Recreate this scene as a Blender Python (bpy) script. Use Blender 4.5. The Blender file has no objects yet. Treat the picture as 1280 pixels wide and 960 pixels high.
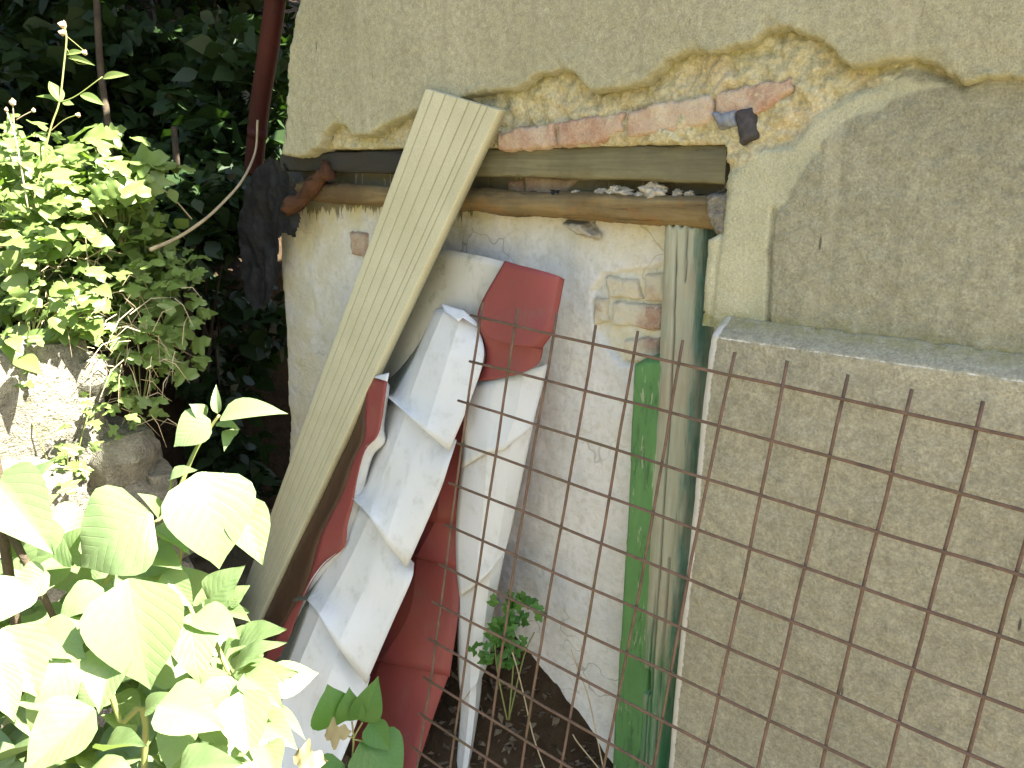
import bpy, math, random
import numpy as np
from mathutils import Vector, Matrix, Quaternion
R = math.radians
random.seed(7)
rng = np.random.default_rng(11)
sc = bpy.context.scene
C = sc.collection

# ---------------------------------------------------------------- camera
EYE = Vector((0, 0, 1.6))
AX = np.array([0.77498851, 0.16914432, -0.60891954])
AY = np.array([0.63192449, -0.19518351, 0.75004989])
AZ = np.array([0.00801562, -0.96607122, -0.25815142])
W3 = np.stack([AX, AY, AZ])
FPX = 990.0
cam_d = bpy.data.cameras.new('camera'); cam = bpy.data.objects.new('camera', cam_d); C.objects.link(cam)
cam_d.sensor_width = 36; cam_d.lens = 36 * FPX / 1280; cam_d.clip_start = .05; cam_d.clip_end = 400
cr, cu, cb = W3 @ [1, 0, 0], W3 @ [0, -1, 0], W3 @ [0, 0, -1]
cam.matrix_world = Matrix(((cr[0], cu[0], cb[0], EYE.x), (cr[1], cu[1], cb[1], EYE.y), (cr[2], cu[2], cb[2], EYE.z), (0, 0, 0, 1)))
sc.camera = cam

# ---------------------------------------------------------------- light
SUN_EL, SUN_AZ = R(51), (0.93, 0.36)
_n = math.hypot(*SUN_AZ)
S = Vector((SUN_AZ[0] / _n * math.cos(SUN_EL), SUN_AZ[1] / _n * math.cos(SUN_EL), math.sin(SUN_EL)))
w = bpy.data.worlds.new('World'); sc.world = w; w.use_nodes = True
wn = w.node_tree
sky = wn.nodes.new('ShaderNodeTexSky'); sky.sky_type = 'NISHITA'; sky.sun_disc = False
sky.sun_elevation = SUN_EL; sky.sun_rotation = math.atan2(S.x, S.y)
sky.dust_density = 3.0; sky.air_density = 1.0; sky.ozone_density = .6
wn.links.new(sky.outputs[0], wn.nodes['Background'].inputs[0])
wn.nodes['Background'].inputs[1].default_value = 0.056
sd = bpy.data.lights.new('sun', 'SUN'); sun = bpy.data.objects.new('sun', sd); C.objects.link(sun)
sd.energy = 5.0; sd.angle = R(.5); sd.color = (1, .95, .86)
sun.rotation_euler = S.to_track_quat('Z', 'Y').to_euler(); sun.location = (3, 1, 8)
vs = sc.view_settings
vs.view_transform = 'Standard'; vs.look = 'None'; vs.gamma = 1; vs.exposure = 3.08; vs.use_curve_mapping = False
sc.cycles.max_bounces = 8; sc.cycles.use_denoising = True

# ---------------------------------------------------------------- helpers
def ray(px, py): return W3 @ np.array([(px - 640) / FPX, (py - 480) / FPX, 1.0])
def aty(px, py, y):
    r = ray(px, py); p = r * (y / r[1]); return np.array([p[0], p[1], p[2] + 1.6])
def att(px, py, t):
    p = ray(px, py) * t; return np.array([p[0], p[1], p[2] + 1.6])
def lin(r, g, b):
    f = lambda c: (c / 255 / 12.92) if c / 255 <= .04045 else ((c / 255 + .055) / 1.055) ** 2.4
    return (f(r), f(g), f(b), 1)
def lerp(a, b, t): return a + (b - a) * t
def sstep(a, b, x):
    t = np.clip((x - a) / (b - a), 0, 1); return t * t * (3 - 2 * t)
_lat = rng.random((256, 256))
def vnoise(x, z):
    xi = np.floor(x).astype(int); zi = np.floor(z).astype(int); fx = x - xi; fz = z - zi
    fx = fx * fx * (3 - 2 * fx); fz = fz * fz * (3 - 2 * fz)
    g = lambda i, j: _lat[(xi + i) % 256, (zi + j) % 256]
    return (g(0, 0) * (1 - fx) + g(1, 0) * fx) * (1 - fz) + (g(0, 1) * (1 - fx) + g(1, 1) * fx) * fz
def fbm(x, z, f, o=4, s=0):
    v = 0; a = .5; t = 0
    for i in range(o):
        v = v + a * (vnoise(x * f + 17.3 * i + s, z * f + 9.1 * i + s * 1.7) - .5) * 2; t += a; a *= .5; f *= 2.03
    return v / t
def sdf(x, z, poly):
    """signed distance, positive inside"""
    poly = np.asarray(poly, float); d = np.full(x.shape, 1e9); ins = np.zeros(x.shape, bool)
    for a, b in zip(poly, np.roll(poly, -1, 0)):
        e = b - a; l2 = (e * e).sum() + 1e-12
        t = np.clip(((x - a[0]) * e[0] + (z - a[1]) * e[1]) / l2, 0, 1)
        d = np.minimum(d, np.hypot(x - a[0] - t * e[0], z - a[1] - t * e[1]))
        c = (a[1] > z) != (b[1] > z)
        if abs(e[1]) > 1e-12: ins ^= c & (x < a[0] + (z - a[1]) / e[1] * e[0])
    return np.where(ins, d, -d)
def wp(pts, y): return [(lambda p: (p[0], p[2]))(aty(a, b, y)) for a, b in pts]

def mesh_fast(name, v, f, smooth=True, attrs=None):
    v = np.asarray(v, np.float32); f = np.asarray(f, np.int32); k = f.shape[1]
    me = bpy.data.meshes.new(name)
    me.vertices.add(len(v)); me.vertices.foreach_set('co', v.ravel())
    me.loops.add(f.size); me.loops.foreach_set('vertex_index', f.ravel())
    me.polygons.add(len(f)); me.polygons.foreach_set('loop_start', np.arange(0, f.size, k, dtype=np.int32))
    try: me.polygons.foreach_set('loop_total', np.full(len(f), k, np.int32))
    except Exception: pass
    me.update(calc_edges=True); me.validate()
    if smooth: me.polygons.foreach_set('use_smooth', np.ones(len(me.polygons), bool))
    for n, a in (attrs or {}).items():
        at = me.attributes.new(n, 'FLOAT', 'POINT'); at.data.foreach_set('value', np.asarray(a, np.float32).ravel())
    return me
def link(name, me, mat=None, parent=None):
    o = bpy.data.objects.new(name, me); C.objects.link(o)
    if mat and not me.materials: me.materials.append(mat)
    if parent:
        o.parent = parent; o.matrix_parent_inverse = Matrix.Translation(-parent.location)
    return o
def tag(o, label, cat, group=None, kind=None):
    if label: o['label'] = label
    if cat: o['category'] = cat
    if group: o['group'] = group
    if kind: o['kind'] = kind
    return o
def thing(name, loc, label, cat, group=None):
    o = bpy.data.objects.new(name, None); C.objects.link(o); o.location = loc; o.empty_display_size = .1
    return tag(o, label, cat, group)
def grid_faces(nx, nz, keep=None):
    i = np.arange(nx - 1)[:, None] * nz + np.arange(nz - 1)[None, :]
    f = np.stack([i, i + nz, i + nz + 1, i + 1], -1)
    return f[keep] if keep is not None else f.reshape(-1, 4)
def compact(v, f, attrs):
    u, inv = np.unique(f.ravel(), return_inverse=True)
    return v[u], inv.reshape(f.shape), {k: a[u] for k, a in attrs.items()}
def hfield(name, xs, zs, yfun, mat, parent, margin=.012):
    """relief facing -Y; yfun(x,z) -> (y, sdf, attrs)"""
    Xg, Zg = np.meshgrid(xs, zs, indexing='ij')
    y, sd_, at = yfun(Xg, Zg)
    k = (sd_ > -margin); keep = k[:-1, :-1] & k[1:, :-1] & k[:-1, 1:] & k[1:, 1:]
    v = np.stack([Xg, y, Zg], -1).reshape(-1, 3); f = grid_faces(len(xs), len(zs), keep)
    v, f, at = compact(v, f, {a: b.reshape(-1) for a, b in at.items()})
    return link(name, mesh_fast(name, v, f, True, at), mat, parent)
def plunge(sd_, depth, soft=.004):
    """extra depth outside the outline, rounded lip inside"""
    return np.where(sd_ < 0, np.clip(-sd_ / .006, 0, 1) * depth, 0) + np.where(sd_ >= 0, .004 * np.exp(-sd_ / soft), .004)
def patch(name, poly_px, y, thick, mat, parent, res=.004, rough=.003, wob=.004, seed=0, attrs=None):
    """an irregular flat lump (brick face, scrap) traced on the wall plane y, with thickness"""
    P = np.array(wp(poly_px, y)); lo, hi = P.min(0) - .01, P.max(0) + .01
    xs = np.arange(lo[0], hi[0], res); zs = np.arange(lo[1], hi[1], res)
    def yf(x, z):
        s = sdf(x, z, P) + wob * fbm(x, z, 60, 3, seed)
        return y + plunge(s, thick) + rough * fbm(x, z, 45, 4, seed + 3), s, {'n': fbm(x, z, 12, 3, seed + 5) + x * 0}
    return hfield(name, xs, zs, yf, mat, parent)
def tube(pts, rad, sides=8, cap=True):
    pts = [np.array(p, float) for p in pts]; n = len(pts)
    rad = rad if hasattr(rad, '__len__') else [rad] * n
    v = []; f = []; up = np.array([.3, .2, 1.])
    prev = None
    for i, p in enumerate(pts):
        d = pts[min(i + 1, n - 1)] - pts[max(i - 1, 0)]; d /= np.linalg.norm(d) + 1e-9
        a = np.cross(d, up) if prev is None else prev - d * (prev @ d)
        if np.linalg.norm(a) < 1e-4: a = np.cross(d, [1, 0, 0])
        a /= np.linalg.norm(a); b = np.cross(d, a); prev = a
        for k in range(sides):
            t = 2 * math.pi * k / sides; v.append(p + rad[i] * (math.cos(t) * a + math.sin(t) * b))
    for i in range(n - 1):
        for k in range(sides):
            f.append((i * sides + k, i * sides + (k + 1) % sides, (i + 1) * sides + (k + 1) % sides, (i + 1) * sides + k))
    v = np.array(v)
    if cap:
        c0 = len(v); v = np.vstack([v, pts[0], pts[-1]])
        for k in range(sides):
            f.append((c0, (k + 1) % sides, k, k)); f.append((c0 + 1, (n - 1) * sides + k, (n - 1) * sides + (k + 1) % sides, (n - 1) * sides + (k + 1) % sides))
    return v, f
def tube_mesh(name, pts, rad, sides=8):
    v, f = tube(pts, rad, sides)
    me = bpy.data.meshes.new(name)
    me.from_pydata([tuple(p) for p in v], [], [tuple(dict.fromkeys(q)) for q in f]); me.update()
    for p in me.polygons: p.use_smooth = True
    return me
def spline(pts, n=10):
    P = [np.array(p, float) for p in pts]; P = [2 * P[0] - P[1]] + P + [2 * P[-1] - P[-2]]; out = []
    for i in range(1, len(P) - 2):
        for k in range(n):
            t = k / n; a, b, c, d = P[i - 1:i + 3]
            out.append(.5 * (2 * b + (c - a) * t + (2 * a - 5 * b + 4 * c - d) * t * t + (3 * b - a - 3 * c + d) * t ** 3))
    out.append(P[-2]); return out

# ---------------------------------------------------------------- materials
class NT:
    def __init__(s, name):
        s.m = bpy.data.materials.new(name); s.m.use_nodes = True; s.t = s.m.node_tree; s.b = s.t.nodes['Principled BSDF']
        s.co = s.n('ShaderNodeTexCoord').outputs['Object']
    def n(s, ty, **kw):
        nd = s.t.nodes.new(ty)
        for k, v in kw.items(): setattr(nd, k, v)
        return nd
    def put(s, sock, v):
        if isinstance(v, bpy.types.NodeSocket): s.t.links.new(v, sock)
        else: sock.default_value = v
    def noise(s, scale, detail=4, rough=.6, vec=None, dist=0):
        nd = s.n('ShaderNodeTexNoise'); s.put(nd.inputs['Vector'], vec or s.co)
        nd.inputs['Scale'].default_value = scale; nd.inputs['Detail'].default_value = detail; nd.inputs['Roughness'].default_value = rough; nd.inputs['Distortion'].default_value = dist
        return nd.outputs[0]
    def voro(s, scale, feat='F1', vec=None):
        nd = s.n('ShaderNodeTexVoronoi', feature=feat); s.put(nd.inputs['Vector'], vec or s.co); nd.inputs['Scale'].default_value = scale
        return nd.outputs[0]
    def mapv(s, scale, rot=(0, 0, 0)):
        nd = s.n('ShaderNodeMapping'); s.put(nd.inputs[0], s.co); nd.inputs['Scale'].default_value = scale; nd.inputs['Rotation'].default_value = rot
        return nd.outputs[0]
    def ramp(s, fac, stops, interp='LINEAR'):
        nd = s.n('ShaderNodeValToRGB'); s.put(nd.inputs[0], fac); cr_ = nd.color_ramp; cr_.interpolation = interp
        while len(cr_.elements) < len(stops): cr_.elements.new(.5)
        for e, (p, c) in zip(cr_.elements, stops): e.position = p; e.color = c if hasattr(c, '__len__') else (c, c, c, 1)
        return nd.outputs[0]
    def mix(s, fac, a, b, mode='MIX'):
        nd = s.n('ShaderNodeMix', data_type='RGBA', blend_type=mode); s.put(nd.inputs[0], fac); s.put(nd.inputs[6], a); s.put(nd.inputs[7], b)
        return nd.outputs[2]
    def math(s, op, a, b=0., c=0.):
        nd = s.n('ShaderNodeMath', operation=op); s.put(nd.inputs[0], a); s.put(nd.inputs[1], b); s.put(nd.inputs[2], c)
        return nd.outputs[0]
    def attr(s, n): return s.n('ShaderNodeAttribute', attribute_name=n).outputs['Fac']
    def bump(s, h, dist=.003, strength=1., nrm=None):
        nd = s.n('ShaderNodeBump'); s.put(nd.inputs['Height'], h); nd.inputs['Distance'].default_value = dist; nd.inputs['Strength'].default_value = strength
        if nrm: s.put(nd.inputs['Normal'], nrm)
        return nd.outputs[0]
    def done(s, col, rough=.9, nrm=None, spec=.3):
        s.put(s.b.inputs['Base Color'], col); s.put(s.b.inputs['Roughness'], rough); s.b.inputs['Specular IOR Level'].default_value = spec
        if nrm: s.put(s.b.inputs['Normal'], nrm)
        return s.m
def thr(s, fac, a, b): return s.ramp(fac, [(a, 0.), (b, 1.)])

def plaster(name, c1, c2, c3, grain=.004, gscale=260, specks=True, extra=None):
    s = NT(name)
    big = s.noise(2.2, 5, .6); mid = s.noise(16, 5, .65); fine = s.noise(gscale, 3, .7)
    col = s.mix(thr(s, big, .36, .64), c1, c2)
    col = s.mix(s.math('MULTIPLY', thr(s, mid, .45, .75), .5), col, c3)
    col = s.mix(.5, col, s.ramp(fine, [(.3, .3), (.7, .82)]), 'OVERLAY')
    col = s.mix(.3, col, s.ramp(s.noise(70, 4, .7), [(.35, .25), (.65, .75)]), 'OVERLAY')
    # vertical weather streaks
    stv = s.noise(1, 4, .6, vec=s.mapv((38, 38, 1.6)))
    col = s.mix(s.math('MULTIPLY', thr(s, stv, .52, .72), .30), col, tuple(c * .62 for c in c2[:3]) + (1,))
    if specks:
        v = s.voro(170); sp = s.ramp(v, [(.07, 1.), (.14, 0.)])
        col = s.mix(s.math('MULTIPLY', sp, .55), col, (.62, .60, .45, 1))
    dv = s.voro(1, vec=s.mapv((26, 26, 5))); dm = s.math('MULTIPLY', s.ramp(dv, [(.045, 1.), (.075, 0.)]), thr(s, s.noise(5, 3), .46, .56))
    col = s.mix(s.math('MULTIPLY', dm, .85), col, (.05, .05, .04, 1))
    wl = s.noise(1, 4, .6, vec=s.mapv((16, 16, 2.2))); col = s.mix(s.math('MULTIPLY', thr(s, wl, .56, .74), .35), col, (.56, .53, .38, 1))
    if extra: col = extra(s, col)
    h = s.math('ADD', s.math('MULTIPLY', fine, .7), s.math('MULTIPLY', s.noise(95, 4, .7), 1.0))
    nrm = s.bump(h, grain, .9)
    return s.done(col, .95, nrm, .15)

def coat_extra(s, col):
    lip = s.attr('lip')        # broken rim of the coat: raw lighter mortar
    nz = s.noise(30, 4, .7)
    m = s.math('MULTIPLY', lip, thr(s, nz, .3, .7))
    return s.mix(s.math('MULTIPLY', m, .45), col, (.36, .36, .20, 1))
def old_extra(s, col):
    clay, pat, moss = s.attr('clay'), s.attr('pat'), s.attr('moss')
    n1 = s.noise(26, 5, .7); n2 = s.noise(7, 4, .6)
    ca = s.math('SUBTRACT', s.math('ADD', clay, s.math('MULTIPLY', n1, .5)), .25)
    pa = s.math('SUBTRACT', s.math('ADD', pat, s.math('MULTIPLY', n1, .5)), .25)
    patc = s.mix(thr(s, n2, .35, .65), (.36, .365, .24, 1), (.45, .44, .295, 1))
    patc = s.mix(.45, patc, s.ramp(s.noise(260, 3, .7), [(.3, .3), (.7, .75)]), 'OVERLAY')
    clayc = s.mix(thr(s, n1, .35, .68), (.40, .365, .205, 1), (.55, .525, .35, 1))
    clayc = s.mix(s.math('MULTIPLY', thr(s, n2, .5, .7), .45), clayc, (.46, .33, .19, 1))
    clayc = s.mix(.55, clayc, s.ramp(s.noise(160, 3, .7), [(.3, .25), (.7, .75)]), 'OVERLAY')
    col = s.mix(thr(s, pa, .35, .6), col, patc)
    col = s.mix(thr(s, ca, .35, .6), col, clayc)
    mo = s.math('MULTIPLY', moss, thr(s, s.noise(60, 4, .7), .35, .6))
    return s.mix(s.math('MULTIPLY', mo, .75), col, (.20, .19, .035, 1))
def plinth_extra(s, col):
    ch, moss = s.attr('chalk'), s.attr('moss')
    n1 = s.noise(45, 5, .75)
    m = thr(s, s.math('ADD', ch, s.math('MULTIPLY', n1, .9)), .88, 1.12)
    col = s.mix(s.math('MULTIPLY', m, .85), col, (.72, .70, .62, 1))
    mo = s.math('MULTIPLY', moss, thr(s, n1, .3, .6))
    return s.mix(s.math('MULTIPLY', mo, .6), col, (.24, .23, .06, 1))

M = {}
M['coat'] = plaster('upper_plaster', (.308, .297, .192, 1), (.362, .350, .235, 1), (.258, .249, .16, 1), .003, 300, True, coat_extra)
M['old'] = plaster('old_plaster', (.245, .241, .165, 1), (.29, .286, .20, 1), (.206, .203, .14, 1), .004, 230, True, old_extra)
M['plinth'] = plaster('plinth_plaster', (.288, .277, .196, 1), (.342, .329, .236, 1), (.243, .235, .166, 1), .0045, 200, True, plinth_extra)

def limewash():
    s = NT('limewash')
    dirt, ochre = s.attr('dirt'), s.attr('ochre')
    n1 = s.noise(9, 5, .65); n2 = s.noise(60, 4, .7)
    col = s.mix(thr(s, n1, .4, .68), (.70, .70, .65, 1), (.58, .595, .565, 1))
    col = s.mix(s.math('MULTIPLY', thr(s, n2, .48, .68), .55), col, (.47, .455, .38, 1))
    v = s.voro(75); col = s.mix(s.math('MULTIPLY', s.ramp(v, [(.05, 1.), (.1, 0.)]), .5), col, (.25, .22, .16, 1))
    dn = s.n('ShaderNodeVectorMath', operation='ADD'); s.put(dn.inputs[0], s.co); nv = s.n('ShaderNodeTexNoise'); nv.inputs['Scale'].default_value = 9; s.put(nv.inputs['Vector'], s.co)
    sc2 = s.n('ShaderNodeVectorMath', operation='SCALE'); s.put(sc2.inputs[0], nv.outputs[1]); sc2.inputs[3].default_value = .25; s.put(dn.inputs[1], sc2.outputs[0])
    ck = s.math('MULTIPLY', s.ramp(s.voro(4.5, 'DISTANCE_TO_EDGE', dn.outputs[0]), [(.004, 1.), (.012, 0.)]), thr(s, s.noise(3, 3), .5, .6)); col = s.mix(s.math('MULTIPLY', ck, .6), col, (.20, .19, .15, 1))
    gs = s.noise(3.5, 5, .7); col = s.mix(s.math('MULTIPLY', thr(s, gs, .5, .7), .4), col, (.42, .42, .38, 1))
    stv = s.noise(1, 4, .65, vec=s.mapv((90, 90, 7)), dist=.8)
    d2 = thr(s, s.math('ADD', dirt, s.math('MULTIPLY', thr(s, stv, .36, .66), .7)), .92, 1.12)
    oc = s.math('MULTIPLY', ochre, thr(s, s.noise(14, 4, .6), .25, .6))
    col = s.mix(s.math('MULTIPLY', oc, .8), col, (.60, .55, .23, 1))
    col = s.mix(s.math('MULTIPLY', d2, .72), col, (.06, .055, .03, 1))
    nrm = s.bump(s.math('ADD', s.noise(40, 5, .7), s.math('MULTIPLY', s.noise(9, 3), 2.)), .006, .8)
    return s.done(col, .92, nrm, .15)
M['lime'] = limewash()

def brickmat(name, lime):
    s = NT(name); n1 = s.noise(28, 5, .7); n2 = s.noise(8, 4, .6); f = s.noise(200, 3, .7)
    col = s.mix(thr(s, n1, .35, .68), (.37, .225, .15, 1), (.47, .365, .26, 1))
    col = s.mix(.5, col, s.ramp(f, [(.3, .3), (.7, .72)]), 'OVERLAY')
    col = s.mix(s.math('MULTIPLY', thr(s, n2, lime[0], lime[1]), lime[2]), col, (.62, .58, .42, 1))
    return s.done(col, .95, s.bump(s.math('ADD', f, s.math('MULTIPLY', n1, 2.)), .004, .9), .1)
M['brick'] = brickmat('old_brick', (.42, .66, .6))
M['limebrick'] = brickmat('limed_brick', (.30, .46, .97))
M['redbrick'] = brickmat('red_brick', (.75, .95, .3))

def wood(name, a, b, c, axis='x', gs=1.0, extra=None, rough=.85, bump=.002):
    s = NT(name)
    sc_ = {'x': (3 * gs, 60 * gs, 60 * gs), 'z': (60 * gs, 60 * gs, 3 * gs)}[axis]
    g = s.noise(1, 6, .7, vec=s.mapv(sc_), dist=.6); l = s.noise(7, 4, .6)
    fine = s.noise(1, 3, .7, vec=s.mapv(tuple(4 * k for k in sc_)))
    col = s.mix(thr(s, g, .32, .68), a, b); col = s.mix(s.math('MULTIPLY', thr(s, l, .45, .72), .6), col, c)
    crk = s.ramp(g, [(.30, 1.), (.36, 0.)]); col = s.mix(s.math('MULTIPLY', crk, .6), col, tuple(k * .25 for k in a[:3]) + (1,))
    if extra: col = extra(s, col)
    nrm = s.bump(s.math('ADD', g, s.math('MULTIPLY', fine, .4)), bump, .9)
    return s.done(col, rough, nrm, .25)
def char_extra(s, col):
    m = thr(s, s.math('ADD', s.attr('char'), s.math('MULTIPLY', s.noise(14, 4), .35)), .5, .85)
    return s.mix(s.math('MULTIPLY', m, .93), col, (.030, .030, .027, 1))
M['beam'] = wood('grey_beam', (.115, .108, .06, 1), (.20, .19, .11, 1), (.085, .082, .05, 1), 'x', 1, char_extra)
def log_extra(s, col):
    m = thr(s, s.noise(17, 4, .75), .55, .68)
    col = s.mix(s.math('MULTIPLY', m, .65), col, (.26, .12, .035, 1))
    m2 = thr(s, s.attr('char'), .3, .9)
    return s.mix(s.math('MULTIPLY', m2, .75), col, (.07, .045, .02, 1))
M['log'] = wood('rotten_log', (.14, .10, .042, 1), (.28, .215, .10, 1), (.075, .055, .028, 1), 'x', .7, log_extra, .9, .005)
M['rot'] = wood('red_rotten_wood', (.065, .032, .016, 1), (.12, .055, .026, 1), (.035, .02, .012, 1), 'x', 1, None, .95, .006)
def post_extra(s, col):
    p = s.attr('paint'); n = s.noise(1, 5, .7, vec=s.mapv((50, 50, 6)))
    m = thr(s, s.math('ADD', p, s.math('MULTIPLY', n, .8)), .78, 1.0)
    pc = s.mix(thr(s, s.noise(20, 4), .4, .7), (.045, .16, .12, 1), (.10, .26, .21, 1))
    col = s.mix(s.math('MULTIPLY', m, .85), col, pc)
    g = s.attr('low'); m2 = thr(s, s.math('ADD', g, s.math('MULTIPLY', n, .7)), .75, .95)
    col = s.mix(s.math('MULTIPLY', m2, .8), col, (.05, .20, .075, 1))
    return s.mix(s.attr('crack'), col, (.02, .022, .015, 1))
M['post'] = wood('weathered_post', (.30, .32, .22, 1), (.41, .42, .31, 1), (.34, .27, .18, 1), 'z', 1.2, post_extra)
def jamb_extra(s, col):
    n = s.noise(1, 5, .7, vec=s.mapv((40, 40, 7)))
    col = s.mix(s.math('MULTIPLY', thr(s, n, .54, .64), .75), col, (.045, .10, .045, 1))
    return s.mix(s.math('MULTIPLY', thr(s, s.noise(1, 5, .7, vec=s.mapv((60, 60, 10))), .60, .65), .75), col, (.38, .42, .28, 1))
M['jamb'] = wood('green_paint', (.085, .215, .065, 1), (.115, .255, .09, 1), (.06, .16, .05, 1), 'z', .5, jamb_extra, .55, .001)
def deckmat():
    s = NT('grooved_board'); f = s.noise(330, 3, .7); l = s.noise(5, 4, .6)
    col = s.mix(thr(s, l, .35, .7), (.47, .46, .30, 1), (.55, .54, .37, 1))
    col = s.mix(.35, col, s.ramp(f, [(.3, .35), (.7, .68)]), 'OVERLAY')
    st = s.noise(6, 5, .7); col = s.mix(s.math('MULTIPLY', thr(s, st, .58, .75), .3), col, (.36, .33, .18, 1))
    col = s.mix(s.math('MULTIPLY', s.attr('groove'), .7), col, (.22, .20, .11, 1))
    return s.done(col, .85, s.bump(f, .0015, .7), .2)
M['deck'] = deckmat()
def sheet(name, base, alt, dirt, amt):
    s = NT(name); l = s.noise(4, 4, .6); d = s.noise(16, 6, .75); st = s.noise(1, 4, .7, vec=s.mapv((18, 18, 5), (0, R(25), 0)))
    col = s.mix(thr(s, l, .35, .7), base, alt)
    col = s.mix(s.math('MULTIPLY', thr(s, d, .54, .75), amt), col, dirt)
    col = s.mix(s.math('MULTIPLY', thr(s, st, .58, .75), amt * .7), col, dirt)
    v = s.voro(60); col = s.mix(s.math('MULTIPLY', s.ramp(v, [(.04, 1.), (.07, 0.)]), .6), col, dirt)
    return s.done(col, s.ramp(d, [(.3, .38), (.7, .6)]), s.bump(s.noise(7, 3), .004, .35), .4)
M['white'] = sheet('white_sheet', (.64, .665, .655, 1), (.57, .595, .575, 1), (.27, .28, .20, 1), .42)
M['red'] = sheet('red_sheet', (.265, .062, .054, 1), (.215, .05, .043, 1), (.22, .14, .10, 1), .4)
M['flange_shade'] = sheet('shade_tinted_sheet', (.075, .085, .065, 1), (.13, .145, .12, 1), (.04, .05, .03, 1), .6)  # dark green-grey: shade and reflected foliage put into the sheet colour
M['brown'] = sheet('painted_shadow_face', (.075, .04, .02, 1), (.055, .03, .016, 1), (.10, .07, .04, 1), .4)  # dark brown used as painted shadow, not a coating of the metal
M['grey'] = sheet('dusty_sheet', (.46, .46, .40, 1), (.36, .36, .28, 1), (.16, .16, .08, 1), .8)
def rust():
    s = NT('rusty_steel'); n = s.noise(30, 5, .7); f = s.noise(240, 3, .7)
    col = s.mix(thr(s, n, .35, .65), (.10, .070, .047, 1), (.18, .112, .075, 1)); col = s.mix(s.math('MULTIPLY', thr(s, s.noise(9, 3), .55, .7), .6), col, (.11, .09, .04, 1))
    return s.done(col, .85, s.bump(f, .001, .8), .3)
M['rust'] = rust()
def simple(name, a, b, scale=12, rough=.9, bump=.004, bs=60, spec=.2):
    s = NT(name); n = s.noise(scale, 5, .65)
    return s.done(s.mix(thr(s, n, .35, .68), a, b), rough, s.bump(s.noise(bs, 5, .7), bump, .9), spec)
M['tar'] = simple('tar_paper', (.010, .0105, .010, 1), (.028, .029, .028, 1), 18, .8, .008, 40)
M['pipe'] = simple('red_pipe', (.07, .018, .014, 1), (.045, .013, .011, 1), 9, .6, .002)
M['iron'] = simple('iron', (.035, .034, .034, 1), (.07, .066, .066, 1), 60, .7, .002)
M['scrap'] = simple('blue_grey_scrap', (.24, .27, .30, 1), (.12, .13, .15, 1), 60, .8, .003)
M['rubble'] = simple('mortar_rubble', (.55, .53, .44, 1), (.33, .30, .22, 1), 30, .95, .006, 90)
def stonemat():
    s = NT('field_stone'); a, b, c = s.noise(6, 5, .65), s.noise(30, 5, .7), s.noise(140, 3, .7)
    col = s.mix(thr(s, a, .35, .65), (.33, .31, .24, 1), (.22, .21, .165, 1))
    col = s.mix(.7, col, s.ramp(b, [(.3, .25), (.7, .75)]), 'OVERLAY'); col = s.mix(.5, col, s.ramp(c, [(.3, .3), (.7, .7)]), 'OVERLAY')
    col = s.mix(s.math('MULTIPLY', thr(s, s.noise(11, 5, .7), .55, .66), .6), col, (.11, .12, .045, 1))
    return s.done(col, .95, s.bump(s.math('ADD', s.math('MULTIPLY', b, 3.), c), .012, 1.), .15)
M['stone'] = stonemat()
M['soil'] = simple('dark_soil', (.036, .023, .012, 1), (.062, .042, .022, 1), 14, .97, .02, 45)
M['earth'] = simple('earth', (.16, .12, .07, 1), (.24, .20, .12, 1), 3, .97, .03, 25)
M['bark'] = simple('bark', (.09, .07, .045, 1), (.05, .04, .028, 1), 20, .95, .01, 40)
M['stem'] = simple('green_stem', (.16, .21, .06, 1), (.22, .20, .08, 1), 12, .6, .001)
M['straw'] = simple('dry_stem', (.44, .38, .24, 1), (.30, .24, .15, 1), 20, .8, .001)
M['roof'] = simple('roof_tile', (.28, .11, .07, 1), (.20, .08, .05, 1), 6, .85, .01)
M['litter'] = simple('litter', (.10, .07, .04, 1), (.22, .18, .12, 1), 40, .9, .002)
M['flower'] = simple('seed_head', (.40, .26, .14, 1), (.55, .48, .34, 1), 80, .9, .003)

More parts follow.
